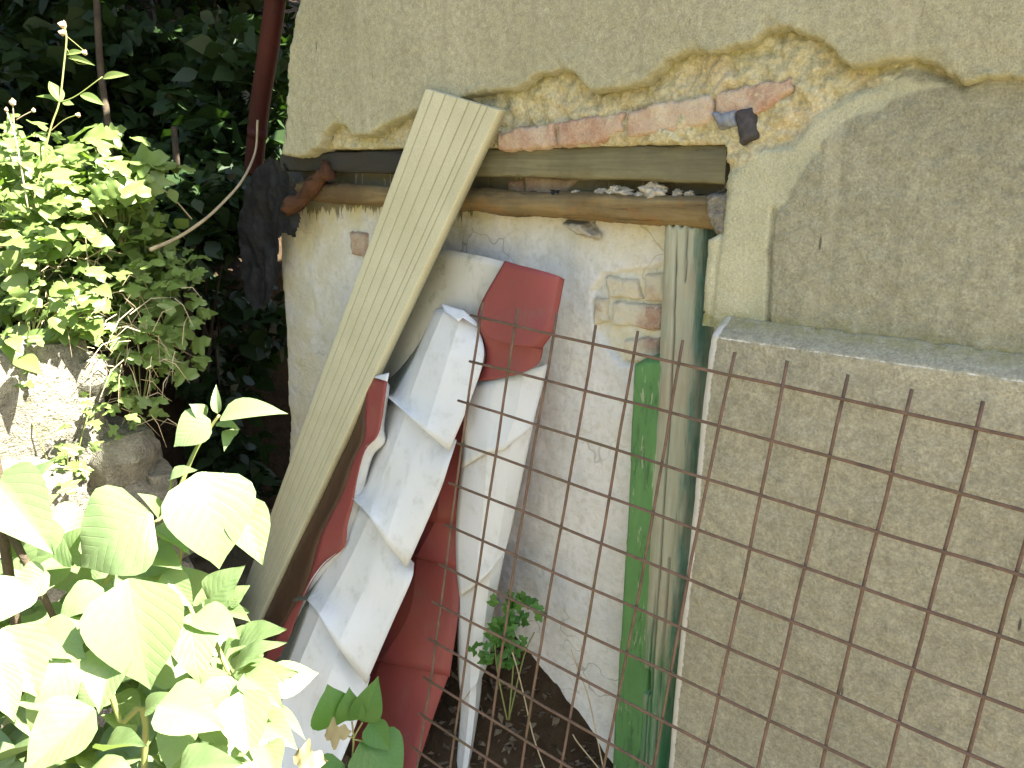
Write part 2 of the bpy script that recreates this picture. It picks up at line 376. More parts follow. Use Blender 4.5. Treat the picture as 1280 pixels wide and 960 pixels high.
def leafmat(name, a, b, vein, trans=.35, gloss=.35, uvveins=True):
    s = NT(name)
    uv = s.n('ShaderNodeTexCoord').outputs['UV']; oi = s.n('ShaderNodeObjectInfo').outputs['Random']
    n = s.noise(25, 4, .6)
    col = s.mix(thr(s, n, .3, .7), a, b)
    col = s.mix(s.math('MULTIPLY', oi, .5), col, tuple(k * 1.25 for k in b[:3]) + (1,))
    nrm = None
    if uvveins:
        sep = s.n('ShaderNodeSeparateXYZ'); s.put(sep.inputs[0], uv)
        u = s.math('ABSOLUTE', s.math('SUBTRACT', sep.outputs[0], .5))
        w_ = s.math('SUBTRACT', sep.outputs[1], s.math('MULTIPLY', u, .9))
        fr = s.math('ABSOLUTE', s.math('SUBTRACT', s.math('FRACT', s.math('MULTIPLY', w_, 7.)), .5))
        vn = s.math('MAXIMUM', s.ramp(fr, [(.0, 1.), (.07, 0.)]), s.ramp(u, [(.0, 1.), (.03, 0.)]))
        col = s.mix(s.math('MULTIPLY', vn, .3), col, vein)
        nrm = s.bump(s.math('SUBTRACT', s.math('MULTIPLY', fr, 1.), vn), .0012, .3)
    b_ = s.b; s.put(b_.inputs['Base Color'], col); b_.inputs['Roughness'].default_value = gloss; b_.inputs['Specular IOR Level'].default_value = .45
    if nrm: s.put(b_.inputs['Normal'], nrm)
    tr = s.n('ShaderNodeBsdfTranslucent'); s.put(tr.inputs[0], s.mix(1., col, (1.15, 1.4, .4, 1), 'MULTIPLY'))
    mx = s.n('ShaderNodeMixShader'); mx.inputs[0].default_value = trans
    s.t.links.new(b_.outputs[0], mx.inputs[1]); s.t.links.new(tr.outputs[0], mx.inputs[2])
    s.t.links.new(mx.outputs[0], s.t.nodes['Material Output'].inputs[0])
    return s.m
M['leaf'] = leafmat('shrub_leaf', (.145, .215, .085, 1), (.18, .245, .11, 1), (.21, .28, .13, 1), .32, .40)
M['leafdark'] = leafmat('shade_leaf', (.06, .16, .035, 1), (.085, .20, .04, 1), (.13, .24, .07, 1), .35, .42)
M['herb'] = leafmat('herb_leaf', (.115, .18, .042, 1), (.165, .225, .07, 1), (.16, .22, .07, 1), .35, .45, False)
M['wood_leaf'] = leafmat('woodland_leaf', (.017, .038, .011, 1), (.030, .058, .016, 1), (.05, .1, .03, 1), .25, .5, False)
M['dryleaf'] = leafmat('withered_leaf', (.38, .34, .18, 1), (.30, .24, .13, 1), (.4, .36, .2, 1), .3, .7, False)

# ================================================================ GROUND
def ground_z(x, y):
    z = -.12 + .03 * fbm(x, y, 1.3, 4, 2)
    return z
def ter(name, xs, ys, fz, mat, label=None):
    Xg, Yg = np.meshgrid(xs, ys, indexing='ij'); v = np.stack([Xg, Yg, fz(Xg, Yg)], -1).reshape(-1, 3)
    o = link(name, mesh_fast(name, v, grid_faces(len(xs), len(ys))), mat); o['kind'] = 'structure'; return o
gx = np.unique(np.concatenate([np.linspace(-80, -8, 14), np.arange(-8, 4, .12), np.linspace(4, 80, 14)]))
gy = np.unique(np.concatenate([np.linspace(-80, -6, 14), np.arange(-6, 6, .12), np.linspace(6, 80, 14)]))
ter('ground', gx, gy, ground_z, M['earth'])
# wooded bank to the left of the house, held by the dry stone wall at x = -2.35
def bank_z(x, y):
    foot = np.where(y < 1.1, -2.40, -2.40 - 1.0 * sstep(1.1, 1.5, y))
    d = np.clip(foot - x, 0, 50)
    return -.3 + 1.33 * sstep(0, .10, d) + .52 * np.clip(d, 0, 9) + .09 * fbm(x, y, 2.2, 4, 6) * sstep(0, .4, d)
ter('bank', np.concatenate([np.linspace(-60, -7, 16), np.arange(-6.8, -2.2, .05)]), np.concatenate([np.linspace(-40, -2, 14), np.arange(-1.9, 7, .07), np.linspace(7.2, 40, 12)]), bank_z, M['soil'])
# soil heap against the limewashed wall
ridge = np.array([(-2.2, .42), (-1.45, .42), (-1.29, .375), (-1.2, .345), (-1.12, .29), (-1.03, .225), (-.94, .155), (-.8, .06), (-.7, -.05)])
def heap_z(x, y):
    r = np.interp(x, ridge[:, 0], ridge[:, 1]) + .012 * fbm(x, y, 22, 3, 4)
    return r - np.clip(1.56 - y, 0, 2) * (1.75 + .2 * fbm(x, y, 4, 2)) + .02 * fbm(x, y, 14, 4, 8)
ter('soil_heap', np.arange(-2.2, -.70, .012), np.arange(1.02, 1.60, .012), heap_z, M['soil'])

# ================================================================ HOUSE
house = thing('house_wall', (-.6, 1.6, 0), 'old plastered house wall with broken plaster and a walled-up limewashed doorway', 'house')
core = .004
fx = np.arange(-2.12, -.08, .0042); cx = np.arange(-.06, 1.6, .04)
AE = [(352, 192), (372, 196), (398, 186), (404, 168), (416, 155), (432, 158), (440, 170), (462, 168), (480, 156), (505, 146), (540, 132), (575, 122), (592, 116), (625, 112), (640, 114), (655, 106), (676, 90), (700, 86), (716, 92), (730, 104), (738, 116), (752, 113), (780, 110), (803, 104), (818, 92), (832, 76), (846, 70), (868, 66), (900, 62), (925, 58), (944, 50), (956, 40), (972, 34), (985, 32), (1004, 42), (1022, 50), (1040, 62), (1050, 78), (1062, 84), (1085, 83), (1112, 76), (1142, 72), (1160, 76), (1176, 86), (1188, 96), (1204, 104), (1222, 102), (1250, 98), (1280, 98), (1330, 104)]
AEw = wp(AE, 1.415)
Apoly = AEw + [(.3, 1.80), (.8, 1.86), (1.62, 1.80), (1.62, 2.60)] + [(wp([(378, -40)], 1.415)[0][0], 2.60)] + wp([(374, 0), (362, 60), (358, 130)], 1.415)
def y_coat(x, z):
    s = sdf(x, z, Apoly) + .006 * fbm(x, z, 30, 3, 1) + .0035 * fbm(x, z, 110, 2, 4)
    y = 1.415 + .006 * fbm(x, z, 1.5, 3, 2) + .0016 * fbm(x, z, 30, 4, 3) + plunge(s, .06, .0025)
    y = y - .004 * np.exp(-np.clip(s, 0, 9) / .03) * (fbm(x, z, 12, 3, 9) > .1)
    return y, s, {'lip': np.exp(-np.clip(s, 0, 9) / .022)}
hfield('upper_plaster_coat', np.concatenate([fx, cx]), np.concatenate([np.arange(1.60, 2.12, .0042), np.arange(2.14, 2.56, .04)]), y_coat, M['coat'], house)
# lower, older layers: grey plaster, mortar patch, clay undercoat
OPEN = [(340, 187), (620, 185), (903, 180), (909, 186), (908, 235), (906, 288), (888, 300), (884, 350), (880, 405)]
OPw = wp(OPEN, 1.45)
OPw = OPw + [(-.72, 1.2), (-.72, -.3), (-2.6, -.3), (-2.6, OPw[0][1])]
CLAY = [(350, 205), (400, 140), (500, 120), (600, 95), (700, 70), (800, 80), (850, 50), (940, 30), (1000, 20), (1060, 60), (1150, 55), (1215, 100), (1205, 106), (1150, 84), (1110, 104), (1060, 124), (1020, 146), (990, 180), (960, 185), (935, 200), (915, 215), (905, 290), (880, 290), (880, 210), (350, 210)]
PAT = [(1190, 98), (1200, 112), (1120, 132), (1060, 148), (1025, 178), (1003, 214), (985, 255), (968, 280), (962, 340), (960, 408), (860, 408), (870, 280), (900, 190), (940, 180), (990, 150), (1050, 110), (1110, 90)]
CLw, PAw = wp(CLAY, 1.45), wp(PAT, 1.44)
GRO = np.array(wp([(903, 290), (897, 340), (890, 402)], 1.445)); SCR = np.array(wp([(967, 262), (964, 300), (961, 404)], 1.44))
def near_line(x, z, L):
    d = np.full(x.shape, 1e9)
    for a, b in zip(L[:-1], L[1:]):
        e = b - a; t = np.clip(((x - a[0]) * e[0] + (z - a[1]) * e[1]) / (e @ e), 0, 1); d = np.minimum(d, np.hypot(x - a[0] - t * e[0], z - a[1] - t * e[1]))
    return d
def y_old(x, z):
    so = -sdf(x, z, OPw) + .003 * fbm(x, z, 50, 3, 5)
    c = sstep(-.012, .012, sdf(x, z, CLw) + .008 * fbm(x, z, 30, 3, 2)); p = sstep(-.02, .02, sdf(x, z, PAw) + .016 * fbm(x, z, 9, 5, 6) + .008 * fbm(x, z, 50, 3, 6))
    y = 1.434 + .004 * fbm(x, z, 3, 3, 1) + .003 * fbm(x, z, 40, 4, 4)
    y = y + p * (.003 - .0012 * fbm(x, z, 40, 4, 4) + .003 * fbm(x, z, 6, 3, 3)) + c * (.014 + .014 * fbm(x, z, 13, 3, 7) + .012 * fbm(x, z, 45, 4, 8) - .008 * np.abs(fbm(x, z, 90, 2, 12)))
    y = y + .006 * np.exp(-(near_line(x, z, GRO) / .004) ** 2) + .012 * np.exp(-(near_line(x, z, SCR) / .0035) ** 2)
    y = y + plunge(so, .12, .006)
    sa = sdf(x, z, Apoly)
    moss = np.clip(np.exp(-np.clip(-sa, 0, 9) / .016) * (c * .9 + .25), 0, 1)
    moss = np.maximum(moss, np.exp(-np.clip(z - 1.332, 0, 9) / .012) * .9)
    lx = np.interp(z, [1.7, 2.1], [-2.0, -1.88])
    return y, np.where((sa > .06) | (x < lx), -1, so), {'clay': c, 'pat': p * (1 - c), 'moss': moss}
hfield('old_plaster_layer', np.concatenate([fx, cx]), np.arange(1.31, 2.10, .0042), y_old, M['old'], house)
# plinth
PL = wp([(886, 407), (880, 450), (872, 520), (862, 640), (850, 760), (838, 880), (832, 960)], 1.378)
PLw = PL + [(-.69, -.3), (1.62, -.3), (1.62, 1.334), (PL[0][0] - .004, 1.334)]
def y_plinth(x, z):
    s = sdf(x, z, PLw) + .002 * fbm(x, z, 50, 3, 3)
    top = np.clip((z - 1.306) / .026, 0, 1)
    lx = np.interp(z, [p[1] for p in PL[::-1]], [p[0] for p in PL[::-1]]); dl = np.clip(x - lx, 0, 9)
    y = 1.376 + .004 * fbm(x, z, 2.5, 3, 3) + .0026 * fbm(x, z, 34, 4, 6) + .05 * top ** .8 + .02 * np.exp(-dl / .007)
    sz = np.where(z > 1.25, 1, s)
    y = y + np.where(s < 0, np.clip(-s / .006, 0, 1) * .1, 0)
    ch = np.maximum(.95 * np.exp(-(dl / .022) ** 4), .50 * np.exp(-((z - 1.303) / .005) ** 2) * (x > lx + .01))
    gl = np.exp(-np.clip(dl - .012, 0, 9) / .05) * .0
    return y, np.where(z > 1.332, np.minimum(s, .001), s), {'chalk': np.clip(ch + gl, 0, 1), 'moss': np.exp(-((z - 1.328) / .010) ** 2)}
hfield('plinth', np.concatenate([np.arange(-.80, -.02, .0045), np.arange(0, 1.6, .04)]), np.concatenate([np.arange(-.25, .55, .02), np.arange(.56, 1.34, .0045)]), y_plinth, M['plinth'], house)
# limewashed infill
LW = wp([(352, 182), (349, 250), (350, 330), (357, 420), (361, 520), (360, 600)], 1.54)
LWw = LW + [(-2.34, .2), (-2.34, -.3), (-.66, -.3), (-.66, 1.72), (-2.1, 1.72)]
BRZ = wp([(738, 366), (752, 342), (800, 336), (830, 330), (830, 460), (775, 456), (745, 415)], 1.54)
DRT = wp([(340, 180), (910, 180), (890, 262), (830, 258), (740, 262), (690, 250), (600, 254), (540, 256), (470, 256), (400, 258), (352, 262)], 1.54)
def y_lime(x, z):
    s = sdf(x, z, LWw) + .006 * fbm(x, z, 9, 3, 2)
    b = sstep(-.006, .006, sdf(x, z, BRZ) + .006 * fbm(x, z, 40, 3, 4))
    y = 1.54 + .008 * fbm(x, z, 2.4, 3, 5) + .0025 * fbm(x, z, 22, 4, 6) + b * (.012 + .008 * fbm(x, z, 40, 4, 9))
    y = y + plunge(s, .12, .03)
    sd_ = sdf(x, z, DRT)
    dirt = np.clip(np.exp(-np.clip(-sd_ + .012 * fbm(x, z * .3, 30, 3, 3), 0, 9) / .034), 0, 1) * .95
    lft = sstep(-1.75, -2.15, x)
    ochre = np.clip(np.exp(-np.clip(-sd_, 0, 9) / .07) + b * .5 + .5 * lft + .35 * np.exp(-np.clip(-.82 - x, 0, 9) / .05), 0, 1)
    return y, s, {'dirt': dirt, 'ochre': ochre}
hfield('limewashed_infill', np.arange(-2.36, -.66, .005), np.arange(-.25, 1.72, .005), y_lime, M['lime'], house, .004)
# solid body, side wall and roof (mostly out of frame)
def box_mesh(name, x0, x1, y0, y1, z0, z1):
    v = [(x, y, z) for x in (x0, x1) for y in (y0, y1) for z in (z0, z1)]
    f = [(0, 1, 3, 2), (4, 6, 7, 5), (0, 4, 5, 1), (2, 3, 7, 6), (0, 2, 6, 4), (1, 5, 7, 3)]
    me = bpy.data.meshes.new(name); me.from_pydata(v, [], f); me.update(); return me
link('wall_core', box_mesh('wall_core', -1.86, 1.6, 1.66, 5.2, -.3, 2.55), M['old'], house)
rv = [(-1.95, 1.37, 2.56), (1.8, 1.37, 2.56), (1.8, 3.4, 3.5), (-1.95, 3.4, 3.5), (1.8, 5.5, 2.56), (-1.95, 5.5, 2.56)]
rv += [(a, b, c - .08) for a, b, c in rv]
rm = bpy.data.meshes.new('roof'); rm.from_pydata(rv, [], [(0, 1, 2, 3), (3, 2, 4, 5), (6, 9, 8, 7), (9, 11, 10, 8), (0, 6, 7, 1), (1, 7, 8, 2), (2, 8, 10, 4), (0, 3, 9, 6), (3, 5, 11, 9), (5, 4, 10, 11)]); rm.update()
link('roof', rm, M['roof'], house)

# timbers
def beam(name, x0, x1, zc0, zc1, h0, h1, y, dep, mat, rough, rnd, parent, charf, seed, nx=160, label=None):
    xs = np.linspace(x0, x1, nx); ns = 28; v = []; ch = []
    th = np.linspace(0, 2 * np.pi, ns, endpoint=False)
    for i, x in enumerate(xs):
        t = i / (nx - 1); h = lerp(h0, h1, t) / 2; d = dep / 2
        e = 2 / rnd
        cy = np.sign(np.cos(th)) * np.abs(np.cos(th)) ** e * d; cz = np.sign(np.sin(th)) * np.abs(np.sin(th)) ** e * h
        nn = rough * (fbm(np.full(ns, x) + np.cos(th) * .03, th * .12, 9, 4, seed) + .5 * fbm(np.full(ns, x * 6), th * .5, 20, 3, seed))
        k = 1 + nn / (h + .001)
        v.append(np.stack([np.full(ns, x), y + d + cy * k, lerp(zc0, zc1, t) + .004 * fbm(np.array([x]), np.array([seed * 1.]), 3, 2)[0] + cz * k], -1)); ch.append(np.full(ns, charf(x)))
    v = np.array(v).reshape(-1, 3); ch = np.array(ch).ravel(); f = []
    i = np.arange(nx - 1)[:, None] * ns; k = np.arange(ns)[None]
    f = np.stack([i + k, i + (k + 1) % ns, i + ns + (k + 1) % ns, i + ns + k], -1).reshape(-1, 4)
    me = mesh_fast(name, v, f, True, {'char': ch})
    o = link(name, me, mat, parent)
    # end faces
    for e_, st in ((0, 'a'), (1, 'b')):
        ring = v[:ns] if e_ == 0 else v[-ns:]; c = ring.mean(0); vv = np.vstack([ring, c + [(-.002 if e_ == 0 else .002), 0, 0]])
        ff = [(k, (k + 1) % ns, ns) for k in range(ns)]
        me2 = mesh_fast('cut_end', vv, ff, False, {'char': np.full(ns + 1, ch[0] if e_ == 0 else .45)}); o2 = link('cut_end', me2, mat); o2.parent = o; o2.matrix_parent_inverse = o.matrix_world.inverted() if False else Matrix.Identity(4)
    return o
b1 = beam('lintel_beam', -2.08, -.668, 1.625, 1.618, .052, .074, 1.458, .12, M['beam'], .0032, 8, house, lambda x: sstep(-1.28, -1.55, np.array(x)).item(), 3)
b1['label'] = 'squared grey lintel beam, blackened towards the corner'
b2 = beam('lintel_log', -2.02, -.672, 1.538, 1.527, .054, .062, 1.458, .06, M['log'], .0075, 2.2, house, lambda x: sstep(-1.5, -1.9, np.array(x)).item(), 8)
b2['label'] = 'rotten round log with orange patches'
# weathered post as relief
PT = [(825, 282, 882, 282), (820, 400, 879, 400), (815, 520, 872, 520), (808, 640, 863, 640), (801, 780, 850, 780), (797, 900, 838, 900), (793, 965, 834, 965)]
pz = []; pl = []; prr = []
for a, b, c, d in PT:
    p, q = aty(a, b, 1.475), aty(c - 6, d, 1.475); pz.append(p[2]); pl.append(p[0]); prr.append(q[0])
pz, pl, prr = [np.array(q)[::-1] for q in (pz, pl, prr)]
NOT = wp([(793, 833), (816, 838), (815, 868), (803, 864), (795, 852)], 1.48)
def y_post(x, z):
    L = np.interp(z, pz, pl); Rr = np.interp(z, pz, prr); u = (x - (L + Rr) / 2) / ((Rr - L) / 2)
    s = (1 - np.abs(u)) * (Rr - L) / 2; s = np.minimum(s, 1.502 - z + .006 * np.sin(x * 300))
    y = 1.470 + .034 * (1 - np.sqrt(np.clip(1 - np.clip(u, -1, 1) ** 2 * .95, 0, 1))) + .0022 * fbm(x * 12, z, 12, 4, 3) + .0015 * fbm(x * 4, z, 30, 3, 6)
    ca = np.exp(-((u + .06 + .10 * fbm(z * 0 + .5, z, 2.2, 3, 2)) / .035) ** 2) * sstep(1.50, 1.42, z) 
    cb = np.exp(-((u - .42 + .10 * fbm(z * 0 + .7, z, 3, 3, 5)) / .03) ** 2) * (fbm(z * 0 + .2, z, 3, 2, 9) > .05)
    cc = np.exp(-((u + .25 - .10 * fbm(z * 0 + .9, z, 3, 3, 7)) / .04) ** 2) * sstep(.75, .55, z)
    cr_ = np.clip(ca + .8 * cb + cc, 0, 1)
    nt = sstep(-.002, .003, sdf(x, z, NOT))
    y = y + .014 * cr_ + .022 * nt + plunge(s, .06, .004)
    return y, s, {'paint': np.clip(.50 * sstep(.25, .9, u) + .05, 0, 1), 'low': np.clip(.58 * sstep(1.0, .4, z) + nt, 0, 1), 'crack': np.clip(cr_ * .8, 0, 1)}
post = hfield('door_post', np.arange(-.90, -.66, .0026), np.arange(-.25, 1.52, .005), y_post, M['post'], house)
post['label'] = 'weathered grey-green door post with long cracks'
# green painted jamb board
JB = wp([(790, 456), (800, 450), (826, 452), (822, 520), (816, 640), (808, 780), (799, 900), (796, 975), (763, 975), (767, 900), (775, 780), (783, 640), (788, 520)], 1.478)
JB = JB[:7] + [(JB[7][0], -.3), (JB[8][0] - .005, -.3)] + JB[9:]
JBw = [(a + (.012 if 1 <= i <= 7 else 0), b) for i, (a, b) in enumerate(JB)]
def y_jamb(x, z):
    s = sdf(x, z, JBw) + .0012 * fbm(x, z, 30, 3, 2)
    return 1.482 + .001 * fbm(x * 6, z, 10, 4, 1) + plunge(s, .07, .004), s, {}
jb = hfield('door_jamb', np.arange(-.93, -.72, .003), np.arange(-.25, 1.34, .005), y_jamb, M['jamb'], house)
jb['label'] = 'green painted jamb board beside the post'
# bricks above the lintel
for i, q in enumerate([[(620, 167), (650, 160), (690, 155), (692, 184), (620, 188)], [(695, 153), (740, 146), (777, 141), (774, 164), (755, 178), (696, 184)],
                       [(783, 140), (835, 127), (888, 118), (892, 148), (880, 156), (820, 168), (783, 172)], [(894, 118), (940, 106), (986, 98), (988, 112), (972, 130), (945, 144), (896, 148)]]):
    patch('brick', q, 1.434, .05, M['brick'], house, seed=i * 3, rough=.004, wob=.006)
for i, (q, m) in enumerate([([(765, 378), (822, 382), (822, 413), (764, 406)], 'limebrick'), ([(742, 372), (758, 375), (756, 402), (741, 405)], 'limebrick'), ([(757, 347), (795, 350), (800, 373), (760, 371)], 'limebrick'),
                            ([(804, 344), (828, 342), (828, 377), (806, 376)], 'limebrick'), ([(778, 426), (822, 423), (822, 454), (779, 451)], 'limebrick'), ([(806, 384), (826, 384), (826, 412), (806, 414)], 'redbrick')]):
    patch('brick', q, 1.537 if i < 5 else 1.534, .03, M[m], house, res=.003, rough=.005, seed=20 + i)
for i, q in enumerate([[(634, 226), (651, 226), (651, 247), (634, 247)], [(436, 290), (456, 292), (454, 322), (438, 318)], [(655, 222), (720, 224), (700, 248), (655, 248)]]):
    patch('brick', q, 1.528, .03, M['redbrick'] if i < 1 else M['brick'], house, seed=40 + i)
# rubble lying between the timbers
def lump(name, c, r, mat, parent, seed, sub=2, flat=(1, 1, 1)):
    import bmesh
    bm = bmesh.new(); bmesh.ops.create_icosphere(bm, subdivisions=sub, radius=1)
    rs = np.random.default_rng(seed); o3 = rs.random(3) * 20
    for v in bm.verts:
        p = np.array(v.co); n = fbm(np.array([p[0] + o3[0]]), np.array([p[1] + p[2] * 1.7 + o3[1]]), 1.3, 3)[0]
        k = 1 + .8 * n + .3 * fbm(np.array([p[0] * 2 + o3[0]]), np.array([p[1] + p[2] * 3 + o3[2]]), 2.5, 2)[0]; v.co = Vector((c[0] + p[0] * r * flat[0] * k, c[1] + p[1] * r * flat[1] * k, c[2] + p[2] * r * flat[2] * k))
    me = bpy.data.meshes.new(name); bm.to_mesh(me); bm.free()
    return link(name, me, mat, parent)
for i, (px, py, r) in enumerate([(720, 243, .009), (735, 245, .008), (752, 240, .014), (768, 238, .013), (783, 241, .013), (800, 243, .010), (818, 239, .017), (826, 236, .012), (847, 243, .012), (862, 244, .008), (695, 243, .010)]):
    lump('rubble', aty(px, py, 1.485), r * random.uniform(.9, 1.25), M['rubble'] if i != 10 else M['tar'], house, i, 3, (random.uniform(1., 1.8), 1, random.uniform(.6, 1.)))
for i in range(26):
    lump('rubble', aty(random.uniform(470, 885), random.uniform(243, 249), 1.49 + random.uniform(0, .02)), random.uniform(.005, .012), M[random.choice(['litter', 'rubble', 'soil', 'rot'])], house, 200 + i, 2, (random.uniform(1., 2.), 1, random.uniform(.5, .9)))
# rotten pieces under the blackened end, grey scraps
for i, (pts, r) in enumerate([([(360, 262), (378, 245), (396, 228), (412, 214)], .022)]):
    rw = link('rotten_wood', tube_mesh('rotten_wood', spline([aty(a, b, 1.45) + rng.normal(0, .003, 3) for a, b in pts], 5), [r * (1 + .22 * math.sin(k * .9 + i)) for k in range(5 * (len(pts) - 1) + 1)], 12), M['rot'], house)
    for v_ in rw.data.vertices: v_.co += Vector((rng.normal(0, r * .16), rng.normal(0, r * .16), rng.normal(0, r * .16)))
for i, q in enumerate([[(700, 280), (726, 281), (738, 296), (716, 291)]]):
    patch('fallen_mortar', q, 1.50, .03, M['rubble'], house, res=.003, rough=.008, seed=60 + i)
patch('mortar_lump', [(884, 246), (905, 242), (918, 262), (914, 292), (896, 296), (886, 280)], 1.446, .05, M['stone'], house, res=.003, rough=.010, wob=.006, seed=75)
patch('grey_scrap', [(890, 142), (915, 140), (918, 156), (895, 160)], 1.424, .03, M['scrap'], house, res=.0025, rough=.005, seed=71)
patch('iron_bracket', [(918, 138), (938, 134), (943, 172), (924, 180)], 1.425, .04, M['iron'], house, res=.0025, rough=.002, seed=72)
patch('wood_wedge', [(800, 172), (850, 158), (888, 152), (892, 181), (800, 184)], 1.468, .03, M['beam'], house, res=.003, rough=.002, seed=73)

# ================================================================ LEANING THINGS
# rebar mesh, 100 mm squares
MO = np.array([-1.17571782, 1.33378249, -0.31989235 + 1.6]); MX = np.array([.99838163, .01422745, -.05506082]); MD = np.array([-.05218203, -.1557255, -.98642111]); MN = np.cross(MX, MD)
mesh_t = thing('rebar_mesh', (-.3, 1.2, 0), 'rusty square steel reinforcing mesh leaning against the wall', 'wire mesh')
NC, NR = 17, 14
def barpts(a, b, seed):
    n = 14; rs = np.random.default_rng(seed); ph = rs.random(4) * 6.28; out = []
    for i in range(n + 1):
        t = i / n; p = a + (b - a) * t
        out.append(p + MN * .0035 * math.sin(t * 7 + ph[0]) + (MX + MD) * (.0018 * math.sin(t * 9 + ph[1]) + .0008 * math.sin(t * 31 + ph[2])))
    return out
for j in range(NC):
    a = MO + MX * .1 * j - MD * (.042 + random.uniform(-.004, .004)); b = MO + MX * .1 * j + MD * (.1 * NR - .012)
    if b[2] < -.1: b = a + (b - a) * ((a[2] + .1) / (a[2] - b[2]))
    link('bar', tube_mesh('bar', barpts(a, b, j), .0031, 7), M['rust'], mesh_t)
for i in range(NR):
    a = MO + MD * .1 * i - MX * (.018 + random.uniform(-.008, .008)) - MN * .0056 * (1 if MN[1] > 0 else -1); b = a + MX * (.1 * NC)
    link('bar', tube_mesh('bar', barpts(a, b, 50 + i), .0031, 7), M['rust'], mesh_t)

# grooved board
board = thing('decking_board', tuple(aty(300, 780, 1.38)), 'pale grooved decking board leaning diagonally against the wall', 'board')
TL, TR, BL, BR = aty(531, 111, 1.386), aty(623.8, 137.8, 1.386), aty(287, 782, 1.40), aty(322, 776, 1.33)
NU, NV = 121, 90
us = np.linspace(0, 1, NU); vs_ = np.linspace(0, 1, NV)
gro = np.zeros(NU); gm = np.zeros(NU)
for c in (.125, .29, .45, .61, .765, .85):
    gro += .0028 * np.exp(-((us - c) / .007) ** 4); gm += np.exp(-((us - c) / .008) ** 4)
U, Vv = np.meshgrid(us, vs_, indexing='ij')
Lp = TL + (BL - TL) * Vv[..., None]; Rp = TR + (BR - TR) * Vv[..., None]
P0 = Lp + (Rp - Lp) * U[..., None]
nrm = np.cross((Rp - Lp)[0, :], (BL - TL)); nrm /= np.linalg.norm(nrm, axis=1)[:, None]
if nrm[0, 1] < 0: nrm = -nrm
edge = .0025 * (np.exp(-us / .008) + np.exp(-(1 - us) / .008))
Pf = P0 + nrm[None] * (gro + edge + .0)[:, None, None]
bk = P0 + nrm[None] * .026
v = np.concatenate([Pf.reshape(-1, 3), bk[[0, -1]].reshape(-1, 3)])
f = list(map(tuple, grid_faces(NU, NV))); o1 = NU * NV; o2 = o1 + NV; last = (NU - 1) * NV
for k in range(NV - 1):
    f.append((k, k + 1, o1 + k + 1, o1 + k)); f.append((last + k, o2 + k, o2 + k + 1, last + k + 1)); f.append((o1 + k, o1 + k + 1, o2 + k + 1, o2 + k))
gmv = np.concatenate([np.repeat(np.clip(gm, 0, 1), NV), np.zeros(2 * NV)])
me = mesh_fast('plank', v, np.array(f), False, {'groove': gmv}); link('plank', me, M['deck'], board)
for kk, nm in ((0, 'cut_end'), (NV - 1, 'cut_end')):
    ring = np.concatenate([Pf[:, kk], bk[::-1, kk][[0, -1]]]); ring = np.concatenate([Pf[:, kk], [bk[-1, kk], bk[0, kk]]])
    ff = [(a, a + 1, NU) for a in range(NU // 2, NU - 1)] + [(a, a + 1, NU + 1) for a in range(0, NU // 2)] + [(NU // 2, NU, NU + 1)]
    link(nm, mesh_fast(nm, ring, np.array(ff), False, {'groove': np.zeros(len(ring))}), M['deck'], board)

# roofing trims
def strip(name, rows, parent, mats, sub=6, dent=.003, seed=0, thick=.0012, crease=True, roundp=False):
    """rows of (px,py,y): a bent metal sheet; straight facets across, smooth along"""
    K = len(rows[0]); P = np.array([[aty(*q) for q in r] for r in rows])
    cols = [spline(list(P[:, k]), sub) if len(rows) > 2 else [P[0, k] + (P[1, k] - P[0, k]) * t for t in np.linspace(0, 1, sub + 1)] for k in range(K)]
    A = np.array(cols)                                   # K x n x 3
    fine = []
    if roundp:
        fine = list(np.array([spline(list(A[:, j]), 6) for j in range(A.shape[1])]).transpose(1, 0, 2))[:-1]
    for k in range(0 if not roundp else K, K - 1):
        for t in np.linspace(0, 1, 6, endpoint=False): fine.append(A[k] + (A[k + 1] - A[k]) * t)
    fine.append(A[-1]); A = np.array(fine)
    A[..., 1] += dent * .35 * fbm(A[..., 0], A[..., 2], 5, 2, seed)
    me = mesh_fast(name, A.reshape(-1, 3), grid_faces(A.shape[0], A.shape[1]), True)
    me.update()
    bmn = me.polygons[len(me.polygons) // 2].normal
    if bmn.y > 0: me.flip_normals()
    for m_ in mats: me.materials.append(M[m_])
    o = link(name, me, None, parent)
    md = o.modifiers.new('sheet', 'SOLIDIFY'); md.thickness = thick; md.offset = -1; md.material_offset = len(mats) - 1; md.use_rim = True
    if crease:
        me.set_sharp_from_angle(angle=R(14)) if hasattr(me, 'set_sharp_from_angle') else None
    return o
def rowsW(L, off, dy=0):
    return [[(x, y, b + o + dy) for (x, y), o in zip(r, off)] for b, r in L]
Wt = thing('roof_trim', tuple(aty(380, 960, 1.05)), 'white stepped metal roof trim leaning between the red ones', 'roof trim', 'metal roof trims leaning in the doorway')
offW = (.13, .06, .012, 0, .018)
